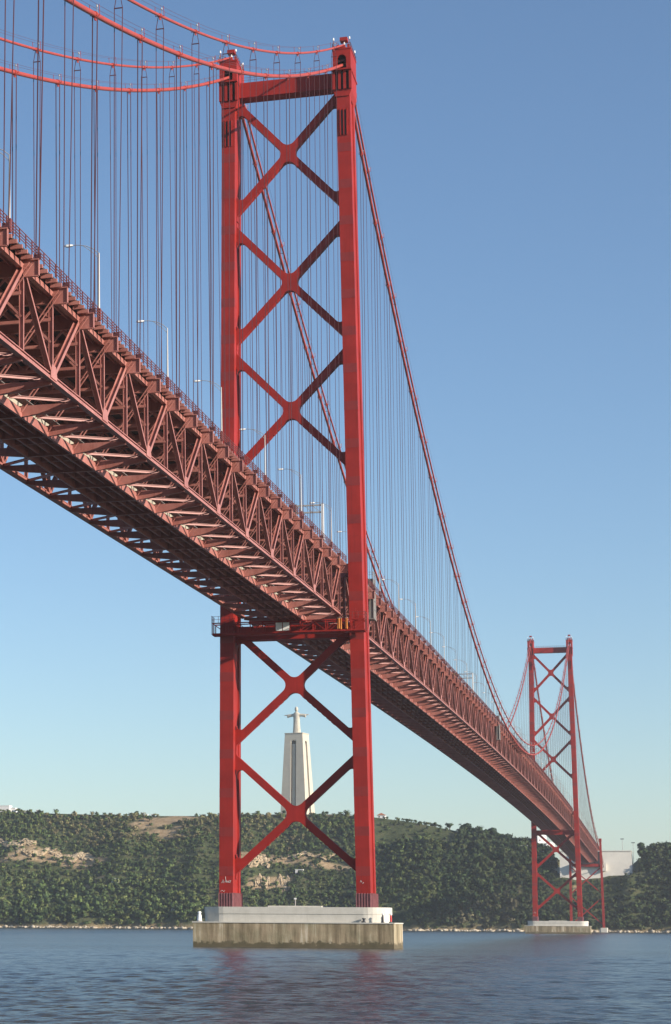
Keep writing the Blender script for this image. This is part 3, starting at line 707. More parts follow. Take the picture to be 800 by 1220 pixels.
# ---------------------------------------------------------------- main cables and suspenders
CZ = {'lower': 188.3, 'upper': 192.7}
ZMID = {'lower': 80.7, 'upper': 85.1}
def cable_z(y, kind):
    zt = CZ[kind]
    if y < 0: a = -y; return zt-.4562*a+.000441*a*a
    if y <= 1012.9: return ZMID[kind]+(zt-ZMID[kind])*((y-506.45)/506.45)**2
    a = y-1012.9
    return zt-.4562*a+.000441*a*a+(.0045 if kind == 'lower' else 0)*0
XCAB = 12.0
def make_cable(s, kind, label):
    ya = -3.5-LS*30
    t = thing('main_cable', (s*XCAB, 0, CZ[kind]), label, 'bridge cable', 'red main cables of the suspension bridge')
    zt = CZ[kind]; r = .33 if kind == 'lower' else .21
    def cx_at(y):   # the cables spread a little to the saddles
        d = min(abs(y), abs(y-1012.9)); return s*(.3*math.exp(-d/40))
    ysm = list(np.arange(ya, 0, 6))+[0]+list(np.linspace(0, 1012.9, 140)[1:])+list(np.linspace(1012.9, YE, 60)[1:])
    path = [(cx_at(y), y, cable_z(y, kind)-zt) for y in ysm]
    path.append((0, 1578 if kind == 'lower' else 1584, 57-zt+(0 if kind == 'lower' else 3)))
    MB().tube(path, r, 10).build('cable', 'cable', t, smooth=True)
    m = MB()
    for o in (-.45, .45):
        m.tube([(x+o, y, z+1.15) for x, y, z in path[::2] if y < YE], .022, 4, False)
    tag(m.build('hand_rope', 'rope', t), kind='stuff')
    band = MB(); band.tube([(0, -.45, 0), (0, .45, 0)], r+.09, 10); band.box(-.06, .06, -.4, .4, -r-.35, -r)
    band.box(-.62, -.56, -.04, .04, -.1, 1.2); band.box(.56, .62, -.04, .04, -.1, 1.2); band.box(-.62, .62, -.03, .03, -.12, -.04)
    bme = band.mesh('cable_band', 'cable')
    lm = MB(); lm.tube([(.3, 0, r), (.3, 0, r+.5)], .035, 6); lm.tube([(.3, 0, r+.5), (.3, 0, r+.6), (.3, 0, r+.82)], [.07, .11, .07], 8)
    lme = lm.mesh('marker_light', 'galv')
    def hang(y):
        z = cable_z(y, kind)-zt; x = cx_at(y); zd = T(y)-zt
        if z-zd < .8:
            return
        slope = math.atan2(cable_z(y+1, kind)-cable_z(y-1, kind), 2)
        b = put('cable_band', bme, t, (x, y, z), slope); put('marker_light', lme, b)
        xe = s*(11.72-XCAB); m = MB()
        if kind == 'lower':
            for o in (-.30, .30):
                for q in (-.09, .09): m.tube([(x+o, y+q, z+.1), (xe+o*.6, y+q, zd)], .050, 4)
        else:
            w_ = .52
            for o in (-1, 1):
                zz = max(z-1.9, zd+.2)
                m.tube([(x+o*.2, y, z), (x+o*w_, y, zz)], .055, 4)
                for q in (-.07, .07): m.tube([(x+o*w_, y+q, zz), (xe+o*w_*.55, y+q, zd)], .042, 4)
            m.box(x-w_-.05, x+w_+.05, y-.06, y+.06, zz-.06, zz+.06)
        m.box(xe-.4, xe+.4, y-.12, y+.12, zd-.05, zd+.55)
        m.build('suspender', 'rope', t)
    par = 0 if kind == 'lower' else 1
    for k in range(1, 31):
        if k % 2 == par: hang(-3.5-LS*k)
    LM = (1012.9-7)/88
    for k in range(1, 88):
        if k % 2 == par: hang(3.5+LM*k)
    L3 = (YE-1.2-1016.4)/42
    for k in range(1, 40):
        if k % 2 == par: hang(1016.4+L3*k)
    return t
make_cable(1, 'lower', 'thick lower main cable on the sunlit open water side of the bridge')
make_cable(1, 'upper', 'thin upper main cable on the sunlit open water side of the bridge')
make_cable(-1, 'lower', 'thick lower main cable on the shaded monument side of the bridge')
make_cable(-1, 'upper', 'thin upper main cable on the shaded monument side of the bridge')

# ---------------------------------------------------------------- street lamps on the deck
def make_lamp():
    t = thing('street_lamp', (0, 0, 0), 'grey curved arm street lamp on the bridge deck railing', 'street lamp', 'street lamps along the bridge deck')
    MB().box(-.22, .22, -.22, .22, -.1, 1.35).build('base', 'rail', t)
    MB().tube([(0, 0, 1.3), (0, 0, 4.5), (0, 0, 8.2)], [.14, .11, .075], 8).build('pole', 'galv', t)
    m = MB(); m.tube([(0, 0, 8.15), (-.7, 0, 8.75), (-1.6, 0, 9.2), (-2.6, 0, 9.4), (-3.3, 0, 9.42)], .045, 6)
    m.tube([(0, 0, 7.5), (-.6, 0, 8.2), (-1.3, 0, 8.75), (-1.9, 0, 9.2)], .04, 6)
    m.build('arm', 'galv', t)
    m = MB()
    rings = []
    for x, wy, z0, z1 in ((-3.2, .08, 9.36, 9.48), (-3.5, .2, 9.28, 9.52), (-4.0, .22, 9.26, 9.52), (-4.3, .1, 9.34, 9.46)):
        rings.append([(x, -wy, z0), (x, wy, z0), (x, wy*.8, z1), (x, -wy*.8, z1)])
    m.loft(rings).build('lamp_head', 'white', t)
    return t
lamp = make_lamp(); first = True
ylamps = [-243+36.6*i for i in range(-2, 48)]
for y in ylamps:
    if abs(y) < 8 or abs(y-1012.9) < 8 or y > 1480: continue
    o = lamp if first else copy_tree(lamp); first = False
    o.location = (11.5, y, T(y)+.2)

# sign gantries
def gantry(y, label, sign):
    t = thing('sign_gantry', (11.45, y, T(y)+.2), label, 'sign gantry')
    MB().box(-.35, .35, -.35, .35, 0, .25).build('base_plate', 'galv', t)
    MB().beam((0, 0, .25), (0, 0, 7.2), (1, 0, 0), .42, .42).build('post', 'white', t)
    m = MB()
    for z in (5.6, 7.0):
        m.beam((-.2, 0, z), (-6.2, 0, z), (0, 0, 1), .28, .28)
    for k in range(4): m.beam((-.6-1.5*k, 0, 5.75), (-1.9-1.5*k, 0, 6.85), (0, 1, 0), .1, .1)
    m.build('arm', 'galv', t)
    sb = MB().box(-6.4, -5.0, -.3, -.18, 5.2, 7.3).build('sign_panel', sign, t)
    MB().box(-6.2, -5.2, -.36, -.3, 5.4, 7.1).build('signal_face', 'blk' if sign == 'grey' else 'green', sb)
gantry(-34, 'white post sign gantry with dark signal box before the nearer tower', 'grey')
gantry(291, 'white post sign gantry with green signal on the main span deck', 'green')

# grey lift enclosure hung on the truss just past the nearer tower
def lift(y, label, n=1):
    lf = thing('access_lift', (XC+.9, y, T(y)-6.2), label, 'lift enclosure')
    MB().box(-.35, .75, -1.6, 1.6, 0, 9.0).build('cladding', 'grey', lf)
    for yy in (-1.68, 1.68):
        MB().box(.66, .84, yy-.09, yy+.09, -.3, 10.6).build('corner_post', 'galv', lf)
    m = MB()
    for z in (9.9, 10.5): m.box(.70, .80, -1.6, 1.6, z-.04, z+.04); m.box(-.3, .7, -1.72, -1.66, z-.04, z+.04)
    m.build('guard_rail', 'galv', lf)
    MB().box(-.5, .9, -1.8, 1.8, -.25, -.02).build('floor_plate', 'grey', lf)
    for z in (2, 4, 6, 8): MB().box(.752, .79, -1.5, 1.5, z-.05, z+.05).build('girt', 'blk', lf)
lift(40, 'grey clad access lift on the truss just past the nearer tower')
lift(402, 'small grey clad access lift on the truss where the cables dip', )

# ---------------------------------------------------------------- maintenance platform on the near tower
wp = thing('work_platform', (0, -6.2, 64.1), 'dark red lattice work platform slung across the nearer tower under the deck', 'work platform')
for y in (-1.5, 1.2):
    MB().box(-15.9, 15.7, y-.12, y+.12, 0, .3).build('lower_chord', 'tower', wp)
    MB().box(-15.9, 15.7, y-.1, y+.1, 2.3, 2.52).build('upper_chord', 'tower', wp)
    for k in range(13):
        x = -15.7+31.2*k/12
        MB().box(x-.09, x+.09, y-.09, y+.09, .3, 2.3).build('post', 'tower', wp)
        if k < 12:
            x2 = x+31.2/12; a, b = (.3, 2.3) if k % 2 else (2.3, .3)
            MB().beam((x, y, a), (x2, y, b), (0, 1, 0), .1, .12).build('diagonal', 'tower', wp)
MB().box(-15.9, 15.7, -1.4, 1.1, -.12, 0.0).build('floor', 'tower', wp)
for s, xx in ((-1, -16.0), (1, 15.8)):
    m = MB()
    for y in (-1.5, -.6, .3, 1.2): m.box(xx-.04, xx+.04, y-.04, y+.04, 0, 4.0)
    for z in (2.6, 3.2, 3.9): m.box(xx-.035, xx+.035, -1.5, 1.2, z-.03, z+.03)
    for k in range(4):
        x = xx-s*(.2+k*1.2)
        m.box(x-.04, x+.04, -1.54, -1.46, 2.5, 3.9)
    for z in (3.2, 3.85): m.beam((xx, -1.5, z), (xx-s*4, -1.5, z), (0, 0, 1), .06, .06)
    m.build('end_railing', 'rail', wp)
for x in (-1.9, -.4): MB().box(x-.65, x+.65, -1.72, -1.64, .4, 2.1).build('white_panel', 'white', wp)
for x in (-14.2, 13.9):
    for y in (-1.3, 1.0): MB().beam((x, y, 2.5), (x*.99, y, 4.6), (0, 1, 0), .12, .12).build('hanger_rod', 'tower', wp)
for x, wdt, lb in ((10.6, .9, 'orange safety net hung on the work platform railing'), (12.0, .5, 'small orange safety net beside the larger net on the work platform')):
    nt_ = thing('safety_net', (x, -7.86, 64.5), lb, 'safety net')
    m = MB(); rows = []
    for i in range(9):
        u = i/8; rows.append([(-wdt/2+wdt*u, .05*math.sin(u*14)-.06, 0+.08*math.sin(u*5)), (-wdt/2+wdt*u, .07*math.sin(u*11+1)-.06, 2.2)])
    vs = [p for r in rows for p in r]; fs = [(2*i, 2*i+2, 2*i+3, 2*i+1) for i in range(8)]
    vs2 = vs+[(a, b+.03, c) for a, b, c in vs]; fs2 = fs+[tuple(j+18 for j in f[::-1]) for f in fs]
    m.add(vs2, fs2); m.build('netting', 'orange', nt_)
    MB().box(-wdt/2, wdt/2, -.03, .06, 2.2, 2.28).build('hem_bar', 'galv', nt_)

# ---------------------------------------------------------------- monument
MY = 1712.0
mp_ = on_y(355, 968, MY); mz = float(terrain(mp_[0], MY))-1
MX = float(mp_[0])
H = 82.0
mon = thing('monument_pedestal', (MX, MY, mz), 'tall tapering pale stone pedestal with arched slits on the hilltop', 'monument', rz=R_(-10.5))
def hw_at(z): return 13.4-(13.4-9.2)*z/H
slit = 2.7
for sx in (-1, 1):
    for sy in (-1, 1):
        rings = []
        for z in (0, H-10):
            h = hw_at(z); rings.append([(sx*slit, sy*slit, z), (sx*h, sy*slit, z), (sx*h, sy*h, z), (sx*slit, sy*h, z)])
        MB().loft(rings).build('pillar', 'stone', mon)
h0, h1 = hw_at(H-6.2), hw_at(H)
MB().loft([[(a*h0, b*h0, H-6.2) for a, b in ((-1, -1), (1, -1), (1, 1), (-1, 1))], [(a*h1, b*h1, H) for a, b in ((-1, -1), (1, -1), (1, 1), (-1, 1))]]).build('top_block', 'stone', mon)
# arch course between pillars and top block
m = MB(); h0, h1 = hw_at(H-10), hw_at(H-6.2)
for sx in (-1, 1):
    for sy in (-1, 1):
        m.loft([[(sx*slit, sy*slit, H-10), (sx*h0, sy*slit, H-10), (sx*h0, sy*h0, H-10), (sx*slit, sy*h0, H-10)],
                [(sx*slit, sy*slit, H-6.2), (sx*h1, sy*slit, H-6.2), (sx*h1, sy*h1, H-6.2), (sx*slit, sy*h1, H-6.2)]])
arc = [(-slit, H-6.2), (-slit, H-9.4)]+[(slit*math.cos(R_(180-18*i)), H-9.4+slit*math.sin(R_(180-18*i))) for i in range(1, 10)]+[(slit, H-9.4), (slit, H-6.2)]
for s in (-1, 1):
    m.prism_y(arc, min(s*(h1-.1), s*(slit)), max(s*(h1-.1), s*slit))
    g = MB().prism_y(arc, min(s*(h1-.1), s*slit), max(s*(h1-.1), s*slit)); a = np.array(g.v)
    m.add(np.stack([a[:, 1], -a[:, 0], a[:, 2]], 1), g.f)
m.build('arch_course', 'stone', mon)
MB().box(-1.75, 1.75, -1.75, 1.75, 11, H-6.2).build('core_shaft', 'stone', mon)
for ang in (0, 90, 180, 270):
    ca, sa = math.cos(R_(ang)), math.sin(R_(ang)); rg = []
    for z in (11, H-10.5):
        o = hw_at(z)-1.2; rg.append([(x*ca-y*sa, x*sa+y*ca, z) for x, y in ((-1.55, -o), (1.55, -o), (1.55, -1.8), (-1.55, -1.8))])
    MB().loft(rg).build('stair_wall', 'stone', mon)
MB().box(-9.6, 9.6, -9.6, 9.6, H, H+.7).build('parapet', 'stone', mon)
st = MB(); k = 16
def ell(cx_, cy_, z, a, b): return [(cx_+a*math.cos(2*math.pi*i/k), cy_+b*math.sin(2*math.pi*i/k), z) for i in range(k)]
st.loft([ell(0, 0, z, a, b) for z, a, b in ((0, 3.9, 3.5), (1, 3.7, 3.3), (6, 3.3, 2.9), (12, 3.2, 2.7), (16, 3.4, 2.6), (19, 3.7, 2.5), (20.6, 3.5, 2.2), (21.6, 2.3, 1.8), (22.3, 1.1, 1.1), (23.4, 1.0, 1.1))])
st.loft([ell(0, -.2, z, a, b) for z, a, b in ((22.6, .8, .9), (23.4, 1.55, 1.5), (24.6, 1.8, 1.75), (26, 1.75, 1.8), (27.2, 1.2, 1.3), (27.8, .4, .4))])
for s in (-1, 1):
    rings = []
    for x, zc, hz, hy in ((2.0, 18.9, 1.7, 1.7), (5, 18.9, 1.5, 1.4), (8, 18.4, 1.7, 1.3), (9.8, 18.1, 1.9, 1.2), (10.2, 19.0, .75, .7), (11.3, 19.1, .5, .75), (12.6, 19.1, .38, .8), (13.4, 19.1, .2, .5)):
        rings.append([(s*x, hy*math.cos(2*math.pi*i/k), zc+hz*math.sin(2*math.pi*i/k)) for i in range(k)])
    st.loft(rings)
    for q in range(5):   # robe folds
        a = -math.pi/2+s*(.25+.42*q)
        st.tube([(3.75*math.cos(a), 3.35*math.sin(a), .2), (3.2*math.cos(a), 2.8*math.sin(a), 8), (3.0*math.cos(a), 2.4*math.sin(a), 15.5)], [.55, .45, .25], 6)
so2 = st.build('robed_statue', 'statue', None, (MX, MY, mz+H+.7))
so2.rotation_euler = (0, 0, R_(-8)); so2.scale = (.97, .97, .97)
rm = so2.modifiers.new('remesh', 'REMESH'); rm.mode = 'VOXEL'; rm.voxel_size = .28; rm.use_smooth_shade = True
tag(so2, 'pale stone statue of a robed figure with outstretched arms atop the pedestal', 'statue')

# ---------------------------------------------------------------- anchorage, masts, hilltop buildings
ab = thing('anchorage_block', (0, 1600, 46), 'huge pale concrete anchorage block where the cables enter the bank', 'anchorage')
MB().loft([[(-26, -22, 0), (37, -22, 0), (37, 24, 0), (-26, 24, 0)], [(-26, -18, 25.5), (36, -18, 25.5), (36, 24, 25.5), (-26, 24, 25.5)]]).build('block', 'anchor', ab)
MB().box(-26.3, 36.3, -18.6, 24.3, 25.5, 26.3).build('coping', 'anchor', ab)
for x in (-12, 12): MB().box(x-2.2, x+2.2, -24.5, -20.2, 8, 15).build('cable_portal', 'anchor', ab)
MB().box(-9, 9, -22.6, -18.4, 11.5, 25.2).build('deck_portal', 'dark', ab)
rw = thing('retaining_wall', (-50, 1596, 44), 'long grey concrete retaining wall beside the anchorage on the wooded slope', 'wall')
for i in range(6): MB().box(-24+8*i+.05, -16+8*i-.05, -.6, .6, 2, 11+.6*i).build('wall_panel', 'anchor', rw)
MB().box(-24, 24, -.4, .8, 0, 2).build('footing', 'anchor', rw)
for px, ph, lb in ((741.5, 1000, 'tall lighting mast standing above the anchorage block'), (754.5, 1004.5, 'shorter lighting mast by the wooded crest beside the anchorage')):
    p = on_y(px, ph, 1640); zg = float(terrain(p[0], 1640))
    ms = thing('lighting_mast', (p[0], 1640, zg), lb, 'light mast')
    hh = p[2]-zg
    MB().tube([(0, 0, 0), (0, 0, hh)], [.3, .16], 8).build('pole', 'galv', ms)
    MB().box(-1.6, 1.6, -.5, .5, hh, hh+.7).build('light_head', 'blk', ms)
def house(px, py, Y, w_, d_, h_, label, roof='flat', mat='house', base=None, rz=0, cat='building'):
    p = on_y(px, py, Y); zg = float(terrain(p[0], Y)) if base is None else base
    z = zg-1.0
    t = thing('house', (p[0], Y, z), label, cat, rz=rz)
    MB().box(-w_/2, w_/2, -d_/2, d_/2, 0, h_+1).build('wall', mat, t)
    if roof == 'flat':
        MB().box(-w_/2-.3, w_/2+.3, -d_/2-.3, d_/2+.3, h_+1, h_+1.5).build('roof', mat, t)
    else:
        m = MB(); q = [(-w_/2-.5, h_+1), (w_/2+.5, h_+1), (0, h_+1+w_*.28)]; m.prism_y(q, -d_/2-.4, d_/2+.4); m.build('roof', roof, t)
    n = max(1, int(w_/4))
    for i in range(n):
        x = -w_/2+w_*(i+.5)/n
        wd = MB().box(x-.6, x+.6, -d_/2-.06, -d_/2+.05, 1.9, 3.4).build('window', 'glass', t)
        MB().box(x-.75, x+.75, -d_/2-.16, -d_/2+.02, 1.7, 1.88).build('sill', mat, wd)
    return t
house(4, 966, 1700, 16, 10, 6.5, 'largest white flat roofed building on the left hilltop edge')
house(14, 967, 1702, 10, 8, 4.6, 'low white building adjoining the largest hilltop building')
house(31, 968, 1702, 9, 7, 2.6, 'low white shed beyond the dark hilltop tree')
house(45, 968, 1700, 2.6, 2.6, 3.4, 'tiny white hut standing alone on the bare hilltop', 'house')
house(455, 972, 1700, 8, 6, 3.2, 'small house with clay roof on the crest right of the nearer tower', 'roof')
for i, (x, lb) in enumerate(((168, 'white van shaped cabin at the end of the hilltop row'), (175, 'white cabin second in the hilltop row above the bare slope'), (182, 'white cabin third in the hilltop row above the bare slope'))):
    house(x, 971, 1700, 2.4, 2.4, 2.0, lb, cat='cabin')
house(644, 1004, 1640, 9, 8, 5.5, 'white gabled house on the slope seen through the distant tower', 'house', base=82, rz=.5)
house(655, 1010, 1636, 8, 7, 4.2, 'lower white gabled house next to the slope house', 'house', base=76, rz=.4)
house(618, 1014, 1628, 16, 6, 2.4, 'long low white roofed shed among trees left of the distant tower')
hp = hit(357, 1037); house(357, 1037, float(hp[1])-3, 7, 5, 2.6, 'small pale hut on the scrub slope behind the nearer tower')
hp = hit(138, 1048); house(138, 1048, float(hp[1])-3, 7, 4, 2.6, 'small pale hut on the slope below the ochre cliffs')
hp = hit(209, 1081); house(209, 1081, float(hp[1])-3, 6, 4, 3.0, 'small pale hut low on the wooded slope near the pier')

# ---------------------------------------------------------------- cliffs
def outcrop(x0, x1, yt, yb, label, seed, rough=1.0):
    """ribbed rock face fitted to the slope between two outlines given as pixels"""
    r = np.random.default_rng(seed); nu, nv = 34, 9
    vs = []; PXY = []; bed = r.uniform(.25, 1.5, nv)
    for j in range(nv):
        for i in range(nu):
            u, v = i/(nu-1), j/(nv-1)
            px = x0+(x1-x0)*u; edge = (math.sin(u*math.pi)**.35)
            yy = yb+(yt-yb)*v*(.55+.45*edge)+2.0*math.sin(u*9+seed)+1.2*math.sin(u*23+2*seed)
            PXY.append((px, yy, (.7+1.9*math.sin(v*math.pi)**.6*edge)*rough*(.35+.65*bed[j])*(.8+.4*r.random())*(.85+.18*math.sin(i*.7+j*.5+seed))))
    PXY = np.array(PXY); HP = hit_many(PXY[:, 0], PXY[:, 1])
    for p, (a_, b_, out) in zip(HP, PXY):
            vs.append((p[0]+r.normal(0, .3), p[1]-out, p[2]+.6+r.normal(0, .10)))
    fs = [(j*nu+i, j*nu+i+1, (j+1)*nu+i+1, (j+1)*nu+i) for j in range(nv-1) for i in range(nu-1)]
    back = len(vs)
    vs2 = vs+[(a, b+7, c-2) for a, b, c in vs]
    fs2 = fs+[tuple(k+back for k in f[::-1]) for f in fs]
    rim = [i for i in range(nu)]+[j*nu+nu-1 for j in range(1, nv)]+[(nv-1)*nu+i for i in range(nu-2, -1, -1)]+[j*nu for j in range(nv-2, 0, -1)]
    for a, b in zip(rim, rim[1:]+rim[:1]): fs2.append((a, a+back, b+back, b))
    c = np.mean(vs, 0); m = MB(); m.add([(p[0]-c[0], p[1]-c[1], p[2]-c[2]) for p in vs2], fs2)
    o = m.build('rock_outcrop', 'cliff', None, tuple(c))
    return tag(o, label, 'cliff')
outcrop(-14, 44, 1001, 1009, 'upper ochre rock face high on the left hillside', 3)
outcrop(20, 74, 1012, 1019, 'broad ochre rock ledge below the upper face on the left hillside', 4)
outcrop(66, 114, 1017, 1026, 'lower ochre rock ledge running on to its broken end', 5)
outcrop(296, 322, 1018, 1032, 'ochre rock face behind the nearer tower left leg', 6)
outcrop(336, 400, 1017, 1022, 'long thin ochre ledge behind the nearer tower braces', 7, .8)
outcrop(304, 322, 1044, 1056, 'lower broken rock face behind the nearer tower', 8)
outcrop(330, 346, 1044, 1060, 'rough earth scar beside the lower broken rock face', 9, .7)

# ---------------------------------------------------------------- shore rocks (a loose band of riprap)
ico = bmesh.new(); bmesh.ops.create_icosphere(ico, subdivisions=1, radius=1.0)
iv = np.array([v.co[:] for v in ico.verts]); ifc = np.array([[v.index for v in f.verts] for f in ico.faces]); ico.free()
vv, ff = [], []; n_ = 0
RX = rng.uniform(-760, 330, 2600); RN = fnoise(RX, RX*0, .05, 3, 4); RSH = shore_y(RX)
for i in range(2600):
    x = RX[i]; s_ = rng.choice([.5, .8, 1.2, 1.8, 2.4], p=[.3, .32, .22, .12, .04])
    if RN[i] < -.55 and s_ < 1.8: continue
    y = RSH[i]+rng.uniform(-3.0, 3.0); q = iv*(1+rng.normal(0, .16, (len(iv), 1)))*[s_*1.3, s_, s_*.75]
    a = rng.uniform(0, 6.28); q = np.stack([q[:, 0]*math.cos(a)-q[:, 1]*math.sin(a), q[:, 0]*math.sin(a)+q[:, 1]*math.cos(a), q[:, 2]], 1)
    vv.append(q+[x, y, .3+rng.uniform(-.2, .7)]); ff.append(ifc+n_); n_ += len(iv)
tag(put('shore_rocks', fast_mesh('shore_rocks', np.concatenate(vv), np.concatenate(ff), 'rock')), 'loose pale rocks along the far waterline', kind='stuff')

# ---------------------------------------------------------------- trees
def crown_proto(seed, n, lobes, flat=1.0, leaf=1.0):
    """unit crown (radius about 1, base at z=0): many leaf-clump quads over several uneven lobes"""
    r = np.random.default_rng(seed); C = []
    for i in range(lobes):
        a = r.uniform(0, 6.28); d = r.uniform(.15, .62); C.append((d*math.cos(a), d*math.sin(a), r.uniform(.35, 1.25)*flat, r.uniform(.32, .55)))
    vs = []
    for i in range(n):
        cx_, cy_, cz_, cr = C[r.integers(lobes)]
        d = r.normal(0, 1, 3); d /= np.linalg.norm(d); d[2] = d[2]*.8+.15
        p = np.array([cx_, cy_, cz_])+d*cr*r.uniform(.7, 1.08)
        nn = d+r.normal(0, .45, 3); nn /= np.linalg.norm(nn)
        a = np.cross(nn, [0.3, .2, 1]); a /= np.linalg.norm(a); b = np.cross(nn, a); th = r.uniform(0, 3.14)
        a, b = a*math.cos(th)+b*math.sin(th), -a*math.sin(th)+b*math.cos(th); s_ = leaf*r.uniform(.12, .23)
        vs += [p-a*s_-b*s_*.7, p+a*s_-b*s_*.6, p+a*s_*.8+b*s_, p-a*s_*.9+b*s_*.8]
    return np.array(vs)
PRO = [crown_proto(i, 62, 6+i % 3) for i in range(6)]
DENSE = [crown_proto(20+i, 420, 9, leaf=.62) for i in range(3)]
TINT = np.array([(.040, .070, .024), (.055, .088, .030), (.032, .056, .024), (.075, .100, .036), (.090, .100, .048), (.115, .110, .062)])
def forest():
    X0, Y0 = np.meshgrid(np.arange(-720, 200, 4.5), np.arange(1496, 1720, 4.2)); X0 = X0.ravel(); Y0 = Y0.ravel(); n = len(X0)
    U = lambda a=0, b=1: rng.uniform(a, b, n)
    x = X0+U(-2.5, 2.5); y = Y0+U(-2.3, 2.3)
    yr = np.interp(x, RP[:, 0], RP[:, 1]); sh = shore_y(x); u = (y-sh)/(yr-sh)
    g = fnoise(x, y, .03, 3, 6); g2 = fnoise(x, y, .012, 2, 9)
    ok = (y > sh+.8) & (y < yr+14)
    ok &= ~((x < -195) & (u > .985)) & ~((x > -30) & (x < 42) & (y > 1573)) & ~((abs(x-MX) < 17) & (abs(y-MY) < 24))
    ok &= ~((bare_fac(x, y) > .35) & (U() < .55))
    for cx_, cy_, hx, hy in BAREW[2:4]:
        ok &= ~((np.maximum(abs(x-cx_)/hx, abs(y-cy_)/hy)+.5*fnoise(x, y, .13, 3, 2) < 1.05) & (U() < .93))
    grass = (x > -215) & (x < -120) & (u > .72)
    ok &= ~(grass & (U() < .7)) & ~((g > .8) & (U() < .4))
    big = (1+.25*(u < .35)+.35*np.maximum(0, -g2))*np.where(x > -120, 1.15, 1)
    lf = fnoise(x, y, .02, 2, 12)
    ok &= ~((x < -140) & (u > .3) & (lf > .6) & (U() < .3))
    rad = U(1.7, 3.9)*big*np.interp(lf, [-1, 0, 1], [1.25, 1, .72])*np.where((u > .45) & (x < -180), .82, 1)*np.where(grass, .55, 1)*np.where((x > -32) & (x < 44) & (y > 1545), .6, 1); hgt = rad*U(.8, 1.3)
    z = terrain(x, y)-.25*hgt
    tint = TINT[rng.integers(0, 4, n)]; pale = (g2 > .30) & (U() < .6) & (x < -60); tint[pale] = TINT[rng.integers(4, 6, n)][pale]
    tint = tint*(U(.8, 1.25)*np.interp(x, [-330, -150, -60], [1.5, 1.0, .78]))[:, None]*np.where(x[:, None] < -130, [[1.22, 1.08, .88]], [[1.05, 1, .95]]); ang = U(0, 6.28); pi_ = rng.integers(0, len(PRO), n)  # crowns darken to the right: slope shade put into tints; left olive scrub
    V_, C_, S_ = [], [], []
    for k in np.nonzero(ok)[0]:
        q = PRO[pi_[k]]; c, s_ = math.cos(ang[k]), math.sin(ang[k])
        V_.append(np.stack([(q[:, 0]*c-q[:, 1]*s_)*rad[k]+x[k], (q[:, 0]*s_+q[:, 1]*c)*rad[k]+y[k], q[:, 2]*hgt[k]+z[k]], 1))
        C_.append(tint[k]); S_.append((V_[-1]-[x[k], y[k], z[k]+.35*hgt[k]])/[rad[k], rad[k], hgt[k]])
    v = np.concatenate(V_); m = len(V_); nq = len(PRO[0])//4
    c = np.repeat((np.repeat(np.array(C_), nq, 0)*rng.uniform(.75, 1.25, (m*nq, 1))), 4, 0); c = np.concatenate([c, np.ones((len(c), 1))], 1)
    qd = np.arange(len(v)).reshape(-1, 4)
    print('forest trees', m, 'quads', len(qd))
    sf = np.concatenate(S_); sf /= np.linalg.norm(sf, axis=1, keepdims=True)+1e-6
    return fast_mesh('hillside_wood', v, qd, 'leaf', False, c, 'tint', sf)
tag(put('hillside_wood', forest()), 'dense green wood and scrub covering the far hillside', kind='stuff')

def tree(px, py, Y, rad, hgt, label, tint=0, cyp=False, name='pine_tree'):
    p = on_y(px, py, Y); z = float(terrain(p[0], Y))-.3
    t = thing(name, (p[0], Y, z), label, 'tree')
    r = np.random.default_rng(int(px*7)); th = hgt*(.12 if cyp else .38)
    m = MB(); m.tube([(0, 0, -.5), (.1, 0, th*.6), (0, .1, th), (.05, 0, hgt*.7)], [rad*.13+.1, rad*.10+.08, rad*.08+.06, .05], 7)
    tr_ = m.build('trunk', 'bark', t)
    for k in range(5):
        a = k*1.26+r.uniform(0, .5); L_ = rad*r.uniform(.5, .75)
        MB().tube([(0, 0, th*.8+k*.25), (L_*.5*math.cos(a), L_*.5*math.sin(a), th+.12*hgt), (L_*math.cos(a), L_*math.sin(a), th+.28*hgt)], [.16, .11, .05], 5).build('limb', 'bark', tr_)
    q = DENSE[int(px) % 3].copy()
    if cyp:
        zz = (q[:, 2]-q[:, 2].min())/np.ptp(q[:, 2]); f = np.interp(zz, [0, .15, .5, 1], [.45, .8, .6, .12]); q = np.stack([q[:, 0]*f, q[:, 1]*f, zz*1.0], 1)
        v = q*[rad, rad, hgt*.95]+[0, 0, th*.5]
    else:
        zz = (q[:, 2]-q[:, 2].min())/np.ptp(q[:, 2]); v = np.stack([q[:, 0]*rad, q[:, 1]*rad, th*.75+zz*(hgt-th*.75)], 1)
    c = np.repeat(TINT[tint][None, :]*r.uniform(.7, 1.2, (len(v)//4, 1)), 4, 0); c = np.concatenate([c, np.ones((len(c), 1))], 1)
    sf = v-[0, 0, hgt*.5]; sf = sf/(np.linalg.norm(sf, axis=1, keepdims=True)+1e-6)
    put('crown', fast_mesh('crown', v, np.arange(len(v)).reshape(-1, 4), 'leaf', False, c, 'tint', sf), t)
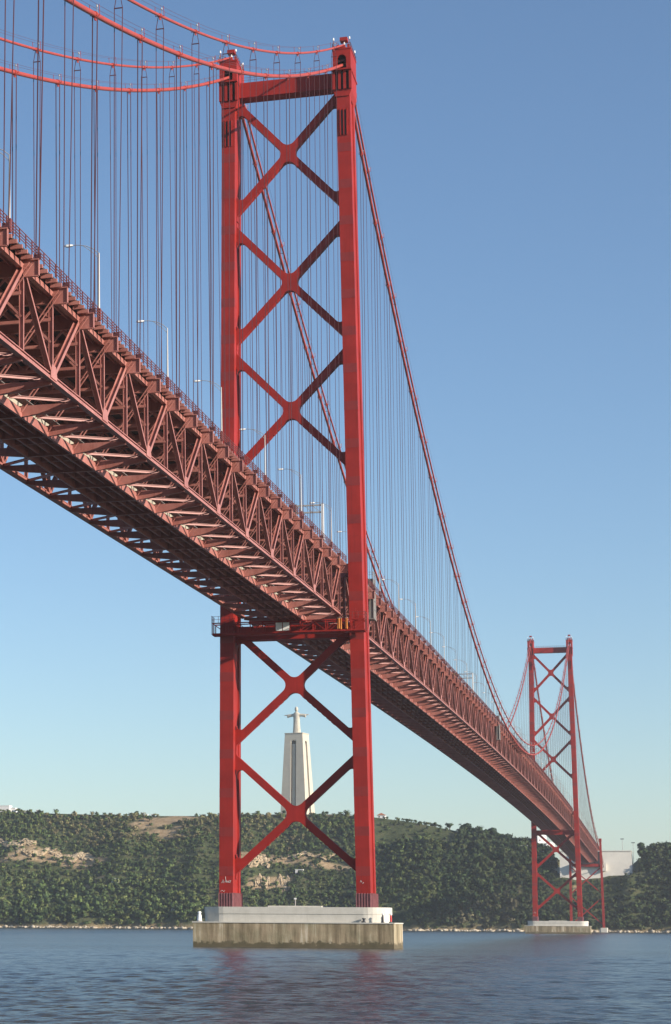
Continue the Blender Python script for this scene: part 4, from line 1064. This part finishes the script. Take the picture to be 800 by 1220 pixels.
tree(765, 1012, 1592, 5.2, 11.5, 'round crowned dark pine standing clear on the skyline above the anchorage', 2)
tree(794.5, 1006, 1600, 2.6, 11.0, 'slim dark cypress on the right hand wooded skyline', 2, True, 'cypress_tree')
tree(786, 1008, 1600, 3.6, 6.0, 'bushy low tree between the skyline pine and cypress', 0, name='broadleaf_tree')
tree(22, 968, 1698, 3.4, 5.2, 'dark round tree between the white hilltop buildings', 2, name='broadleaf_tree')
tree(163, 971, 1692, 3.0, 5.5, 'small tree at the edge of the bare hilltop slope', 1, name='broadleaf_tree')
tree(178, 988, 1672, 3.8, 6.6, 'dark shrub tree growing on the bare earth slope', 0, name='broadleaf_tree')
tree(339, 968, 1694, 2.8, 4.6, 'small tree at the foot of the stone pedestal', 0, name='broadleaf_tree')
tree(329, 968, 1696, 1.6, 2.8, 'tiny tree beside the small pedestal tree', 0, name='broadleaf_tree')
tree(390, 968, 1696, 2.8, 3.6, 'dark bush on the crest right of the pedestal', 2, name='broadleaf_tree')
tree(519, 980, 1682, 2.4, 5.0, 'thin skyline tree on the pale grassy shoulder', 1, name='broadleaf_tree')
tree(536, 985, 1680, 4.2, 7.2, 'rounded skyline tree where the grassy shoulder ends', 1, name='broadleaf_tree')
tree(558, 989, 1672, 6.2, 10.0, 'large dark tree leading the wooded skyline down from the shoulder', 2, name='broadleaf_tree')
tree(588, 995, 1660, 6.4, 10.5, 'broad dark tree on the falling wooded skyline', 2, name='broadleaf_tree')

# ---------------------------------------------------------------- summer haze over the river
hz = MB().box(-45000, 45000, -3600, 45000, -9, 245)
m_, t_, b_ = new_mat('summer_haze'); t_.nodes.remove(b_); M['haze'] = m_
pv = t_.nodes.new('ShaderNodeVolumePrincipled'); pv.inputs['Color'].default_value = (.88, .93, 1, 1); pv.inputs['Density'].default_value = .00006; pv.inputs['Anisotropy'].default_value = .2
t_.links.new(pv.outputs[0], t_.nodes['Material Output'].inputs['Volume'])
tag(hz.build('haze', 'haze'), 'thin pale haze over the river', kind='stuff')
